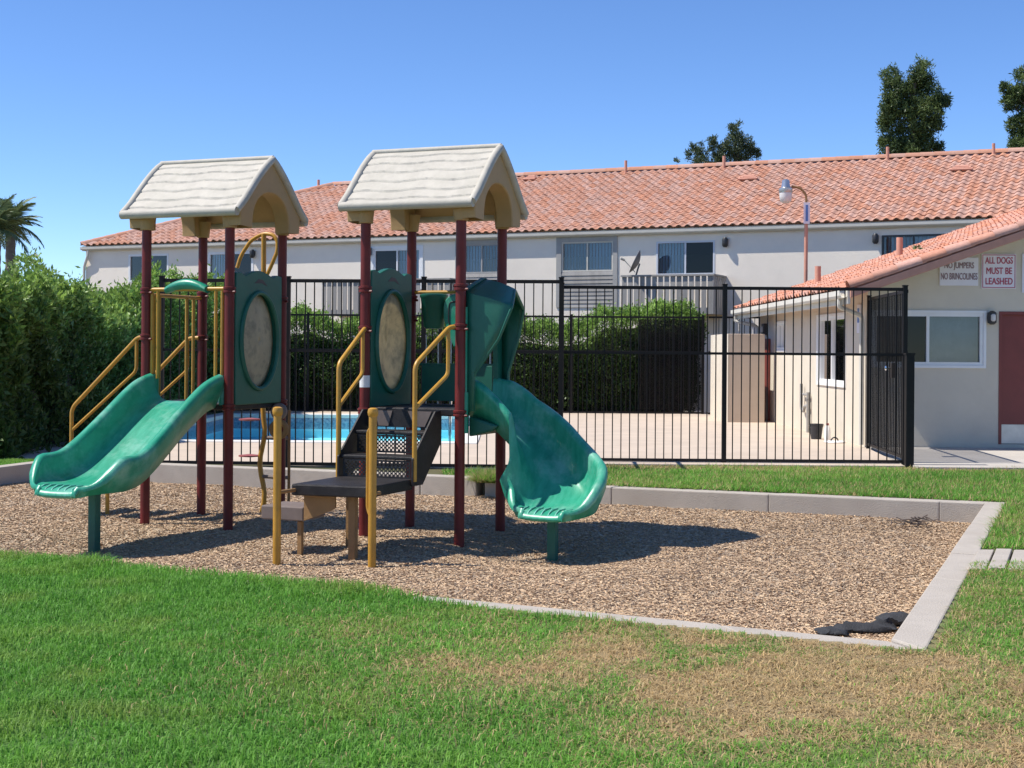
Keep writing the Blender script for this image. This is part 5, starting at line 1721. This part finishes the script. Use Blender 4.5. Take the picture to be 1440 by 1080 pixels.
hedge('hedge', -11.5, -7.0, 19.5, 35.2, hl, 170000, 'tall leafy green hedge along the left side of the pool', .118, G0, faces=(.20, .36, .44), rough=.46, skew=1.5)
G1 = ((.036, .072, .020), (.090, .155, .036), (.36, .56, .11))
def hb(x, y):
    return 2.22 + .14 * np.sin(x * 1.3 + .6 * y) + .09 * np.sin(x * 4.1 + y) + .06 * np.sin(x * 9.0) + .30 * np.clip((x - 1.2) / 1.2, 0, 1)
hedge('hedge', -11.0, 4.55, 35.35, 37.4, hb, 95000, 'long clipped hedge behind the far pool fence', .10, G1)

# ------------------------------------------------------------------ trees beyond the roof
def needle_tree(name, label, yd, lobes, trunk_px, n_per, leaf, cols, up=.3):
    base = at(trunk_px, 500, yd); base.z = 0
    root = empty(name, base, label=label, cat='tree', group=None)
    pts, cc_ = [], []
    for (px, py, rp) in lobes:
        c = at(px, py, yd) - base
        R_ = rp / FOC * yd
        k = int(n_per * (rp / 14.0) ** 2)
        d = rng.normal(0, 1, (k, 3)); d /= np.linalg.norm(d, axis=1)[:, None]
        off = np.array([c.x, c.y + random.uniform(-.6, .6) * R_, c.z])
        # clumps of needles on the lobe
        nc = max(5, int(k / 45))
        cd = rng.normal(0, 1, (nc, 3)); cd /= np.linalg.norm(cd, axis=1)[:, None]
        cen = cd * R_ * rng.uniform(.35, .95, (nc, 1)) * np.array([1, 1, 1.15])
        pick = rng.integers(0, nc, k)
        P = off + cen[pick] + d * R_ * .46 * rng.random((k, 1)) ** .5
        pts.append(P)
        col = np.array(cols[0]) + (np.array(cols[1]) - np.array(cols[0])) * rng.random((nc, 1))[pick]
        cc_.append(col * rng.uniform(.7, 1.2, (k, 1)))
    P = np.concatenate(pts); cc_ = np.concatenate(cc_)
    v, fi, lc, c4 = leaf_quads(P, rng.uniform(.7, 1.3, len(P)) * leaf, up, cc_, 4.0)
    link('crown', np_mesh('crown', v, fi, lc, M['leaf'], c4), root)
    top = max(p_[2] for p_ in P)
    b_ = MB(); b_.tube([(0, 0, -.5), (.05, 0, top * .4), (0, 0, top * .92)], [.32, .24, .06], 10)
    for k in range(12):
        q_ = P[random.randrange(len(P))]; z = q_[2] - abs(random.gauss(.5, .3))
        b_.tube([(0, 0, min(z, top * .85)), Vector(q_) * .5 + Vector((0, 0, z * .5)), q_], [.07, .05, .02], 6)
    b_.build('trunk', M['bark'], root, smooth=True)
TC = ((.06, .10, .04), (.17, .23, .075))
needle_tree('pine_tree', 'dense dark green twin crowned tree behind the roof', 78.0,
            [(1255, 108, 15), (1253, 125, 17), (1272, 128, 14), (1270, 165, 17), (1248, 146, 15), (1247, 165, 15), (1250, 178, 14), (1260, 150, 16), (1292, 100, 15), (1290, 118, 18), (1303, 118, 17), (1310, 140, 19), (1300, 160, 22), (1283, 150, 18), (1322, 148, 13), (1330, 142, 8), (1312, 172, 15), (1290, 185, 19), (1270, 190, 17), (1300, 203, 20), (1275, 212, 20), (1252, 206, 17), (1245, 200, 8), (1320, 208, 12), (1285, 225, 30)], 1283, 900, .22, TC)
needle_tree('pine_tree', 'pine tree with pointed tips above the middle of the roof', 84.0,
            [(1033, 178, 9), (1035, 190, 12), (1036, 203, 15), (1024, 205, 12), (1048, 205, 12), (1060, 212, 9), (1066, 217, 7), (1002, 196, 7), (1003, 208, 10), (1013, 213, 12), (990, 212, 9), (976, 205, 6), (977, 213, 9), (968, 220, 7), (951, 226, 4), (1020, 225, 22), (1050, 226, 16), (985, 228, 16)], 1033, 900, .18, ((.06, .09, .045), (.14, .18, .08)), .9)
needle_tree('pine_tree', 'dark tree cut off by the right frame edge above the roof', 74.0,
            [(1413, 125, 9), (1425, 132, 15), (1440, 115, 16), (1450, 140, 24), (1420, 145, 13), (1430, 175, 14), (1440, 195, 18), (1428, 196, 10), (1455, 170, 26), (1425, 205, 8), (1450, 215, 26)], 1450, 900, .22, TC)

# palms
def frond_mesh(L_, seed):
    r_ = random.Random(seed)
    b_ = MB()
    spine = [Vector((L_ * t, 0, L_ * (.55 * t - .75 * t * t))) for t in [i / 12 for i in range(13)]]
    b_.tube(spine, [.035 * (1 - .8 * i / 12) for i in range(13)], 4)
    for i in range(1, 44):
        t = i / 44
        p_ = Vector((L_ * t, 0, L_ * (.55 * t - .75 * t * t)))
        l_ = L_ * .34 * math.sin(PI * (t * .8 + .18)) * r_.uniform(.8, 1.15)
        for sgn in (-1, 1):
            d = Vector((.55, sgn * .8, -.35 + r_.uniform(-.25, .2))).normalized()
            w = Vector((1, 0, 0)) * .06
            b_.add([p_ - w, p_ + w, p_ + d * l_], [(0, 1, 2)])
    return b_
M['frond'] = mat('palm_frond', (0.15, 0.20, 0.09), 0.5, 0.3, 1.5, transl=.2)
fm = [frond_mesh(2.4, s).mesh('frond', M['frond']) for s in (1, 2, 3)]
def palm(px, py, yd, label, nf, seed):
    r_ = random.Random(seed)
    c = at(px, py, yd)
    root = empty('palm_tree', (c.x, c.y, 0), label=label, cat='palm tree')
    b_ = MB()
    k = 24
    b_.tube([(0, 0, c.z * i / k) for i in range(k + 1)], [.30 + .03 * (i % 2) for i in range(k + 1)], 12); b_.build('trunk', M['palm_bark'], root, smooth=False)
    for i in range(nf):
        o_ = bpy.data.objects.new('frond', fm[i % 3])
        COL.objects.link(o_); o_.parent = root
        o_.location = (0, 0, c.z)
        lev = i / nf
        o_.rotation_euler = (r_.uniform(-.3, .3), -1.15 + 1.75 * lev + r_.uniform(-.15, .15), i * 2.399 + r_.uniform(-.3, .3))
        s_ = r_.uniform(.75, 1.1)
        o_.scale = (s_, s_, s_)
palm(15, 318, 92, 'palm tree with drooping fronds above the left hedge', 26, 4)
palm(-6, 322, 88, 'palm trunk cut off by the left frame edge', 22, 9)

# ------------------------------------------------------------------ grass
def grass_patch(name, n, poly, hgt, width, dryf, excl=None, seg2=True):
    xs0 = min(p[0] for p in poly); xs1 = max(p[0] for p in poly); ys0 = min(p[1] for p in poly); ys1 = max(p[1] for p in poly)
    x = rng.uniform(xs0, xs1, n); y = rng.uniform(ys0, ys1, n)
    keep = in_poly(x, y, poly) & (rng.random(n) < np.clip(1 - (np.abs(x) - .37 * y - .3) / 1.6, .10, 1))
    for e in (excl or []):
        keep &= ~in_poly(x, y, e)
    x, y = x[keep], y[keep]
    dry = dryf(x, y)
    keep = rng.random(len(x)) > dry * .25
    x, y, dry = x[keep], y[keep], dry[keep]
    k = len(x)
    clump = vnoise(x, y, 6.0)
    edge_d = np.abs((x - A.x) * FD.y - (y - A.y) * FD.x)
    tuft = 1 + 1.1 * np.exp(-(edge_d / .30) ** 2) * np.clip((.75 - x) * 3, 0, 1) * vnoise(x, y, 2.0) * (y < 12)
    h = hgt * rng.uniform(.55, 1.25, k) * (.70 + .65 * clump) * (1 - .35 * dry) * tuft
    a = rng.uniform(0, 2 * PI, k)
    lean = np.abs(rng.normal(0.75, .35, k)) * (1 + .9 * dry) * (1 + .5 * dry)
    dirx, diry = np.cos(a), np.sin(a)
    z = np.zeros(k)
    w = width * rng.uniform(.7, 1.3, k)
    sx, sy = -diry, dirx
    # turn half of the blades broad side to the open
    p0 = np.stack([x - sx * w / 2, y - sy * w / 2, z], 1); p1 = np.stack([x + sx * w / 2, y + sy * w / 2, z], 1)
    mx_, my_ = x + dirx * h * lean * .35, y + diry * h * lean * .35
    mz = h * .62
    p2 = np.stack([mx_ - sx * w * .4, my_ - sy * w * .4, mz], 1); p3 = np.stack([mx_ + sx * w * .4, my_ + sy * w * .4, mz], 1)
    tip = np.stack([x + dirx * h * lean * 1.0, y + diry * h * lean * 1.0, h * np.clip(1.05 - .38 * lean, .22, 1)], 1)
    big = vnoise(x, y, .8); sm = vnoise(x, y, 3.0)
    ga = np.array((.100, .285, .034)); gb = np.array((.25, .52, .080)); gd = np.array((.58, .43, .22)); gy_ = np.array((.27, .32, .07))
    tmix = np.clip(.55 * big + .35 * sm + rng.normal(0, .2, k) , 0, 1)[:, None]
    col = ga + (gb - ga) * tmix
    yel = (np.clip(sm - .55, 0, 1) * 1.2)[:, None]
    col = col * (1 - yel) + gy_ * yel
    isdry = (rng.random(k) < dry * 1.0)[:, None]
    drc = gd * rng.uniform(.7, 1.25, (k, 1))
    col = np.where(isdry, drc, col * (1 - .25 * dry[:, None]) + gy_ * .25 * dry[:, None])
    col *= rng.uniform(.75, 1.2, (k, 1))
    if seg2:
        V = np.stack([p0, p1, p3, p2, tip], 1).reshape(-1, 3)
        b = (np.arange(k) * 5)[:, None]
        F = np.concatenate([b + np.array([0, 1, 2, 3]), b + np.array([3, 2, 4])], 1).ravel()
        lc = np.tile(np.array([4, 3]), k)
        cv = np.repeat(col, 5, 0)
    else:
        V = np.stack([p0, p1, tip], 1).reshape(-1, 3)
        F = np.arange(k * 3); lc = np.full(k, 3); cv = np.repeat(col, 3, 0)
    o_ = link(name, np_mesh(name, V, F, lc, M['grass'], cv))
    o_['kind'] = 'stuff'
    return o_

def dry_front(x, y):
    d = np.zeros(len(x))
    for (px, py, rx, ry, a) in ((930, 930, 1.35, 1.0, 1.0), (1130, 985, .9, .7, .75), (1290, 935, .40, .30, .85), (1080, 925, .6, .35, .6), (800, 960, .75, .5, .65), (1400, 960, .45, .5, .55), (1330, 1050, .55, .45, .5), (620, 985, .45, .3, .25), (1250, 1040, .6, .4, .5)):
        g = ground(px, py)
        d = np.maximum(d, a * np.exp(-(((x - g.x) / rx) ** 2 + ((y - g.y) / ry) ** 2) * .9))
    n_ = vnoise(x, y, 2.3) * .6 + vnoise(x, y, 6.1) * .4
    right = np.clip((x - .1) / 1.3, 0, 1) * (.34 + .35 * np.clip((7.4 - y) / 1.8, 0, 1))
    return np.clip((d * 1.05 + right * .9) * (.10 + 1.75 * n_ ** 1.2) , 0, .95)
def lawn_sheet(name, poly, dryf, step, z):
    xs = np.arange(min(p[0] for p in poly), max(p[0] for p in poly) + step, step)
    ys = np.arange(min(p[1] for p in poly), max(p[1] for p in poly) + step, step)
    X_, Y_ = np.meshgrid(xs, ys)
    d = dryf(X_.ravel(), Y_.ravel())[:, None]
    nz = vnoise(X_.ravel(), Y_.ravel(), 9.0)[:, None]
    col = np.array((.085, .19, .030)) * (1 - d) + np.array((.40, .29, .155)) * d
    col = col * (.75 + .5 * nz)
    V = np.stack([X_.ravel(), Y_.ravel(), np.full(X_.size, z)], 1)
    id_ = np.arange(X_.size).reshape(X_.shape)
    q = np.stack([id_[:-1, :-1], id_[:-1, 1:], id_[1:, 1:], id_[1:, :-1]], -1).reshape(-1, 4)
    cx = V[q, 0].mean(1); cy = V[q, 1].mean(1)
    q = q[in_poly(cx, cy, poly)]
    tag(link(name, np_mesh(name, V, q.ravel(), np.full(len(q), 4), M['turf'], col)), kind='structure')
# near lawn, up to the outer edge of the near kerb (and over its far left part)
Aq = A; Dq = PIN[3].lerp(D, .25); mid_ = A.lerp(D, .22)
mid_in = PIN[0].lerp(PIN[3], .30)
near = [(-11, 3.6), (10, 3.6), (13, 10.8), tuple((A + RB * 3.3)[:2]), (A.x + .02, A.y - .07), (mid_.x - .03, mid_.y - .07), tuple(mid_in[:2]), tuple(Dq[:2]), tuple(D[:2]), (C.x - .05, C.y), (-7.2, 19.45), (-14, 19.45)]
near_base = near[:4] + [tuple(A[:2])] + near[8:]
lawn_sheet('lawn_turf', near_base, dry_front, .06, .004)
grass_patch('grass', 2650000, near, .046, .0050, dry_front)
pav = [ground(1362, 806)[:2], ground(1376, 772)[:2], (9, 10.9), (9, 9.7)]
right_lawn = [tuple((A + RB * 3.0)[:2]), (13, 10.6), (14, 16), (14, 18.9), (0.72, 19.25), (.72, 18.3), (-.9, 18.2), tuple((GAP + Vector((-.5, .3, 0)))[:2]), tuple(GAP[:2]), tuple(B[:2])]
def dry_right(x, y):
    n_ = vnoise(x, y, 1.9) * .6 + vnoise(x, y, 5.1) * .4
    edge = np.exp(-((y - 18.95) / .35) ** 2) * .5
    tr = .75 * np.exp(-(((x - 5.6) / .9) ** 2 + ((y - 12.3) / .9) ** 2))
    return np.clip((.22 + edge + tr) * (.3 + 1.3 * n_), 0, .9)
grass_patch('grass', 480000, right_lawn, .075, .011, dry_right, [pav], seg2=False)
# grass growing through the gap in the far kerb
gp = [tuple((GAP + Vector((-.10, -.32, 0)))[:2]), tuple((GAP + Vector((.12, -.36, 0)))[:2]), tuple((GAP + Vector((.14, .1, 0)))[:2]), tuple((GAP + Vector((-.10, .1, 0)))[:2])]
grass_patch('grass', 4000, gp, .17, .010, lambda x, y: np.full(len(x), .35), seg2=False)
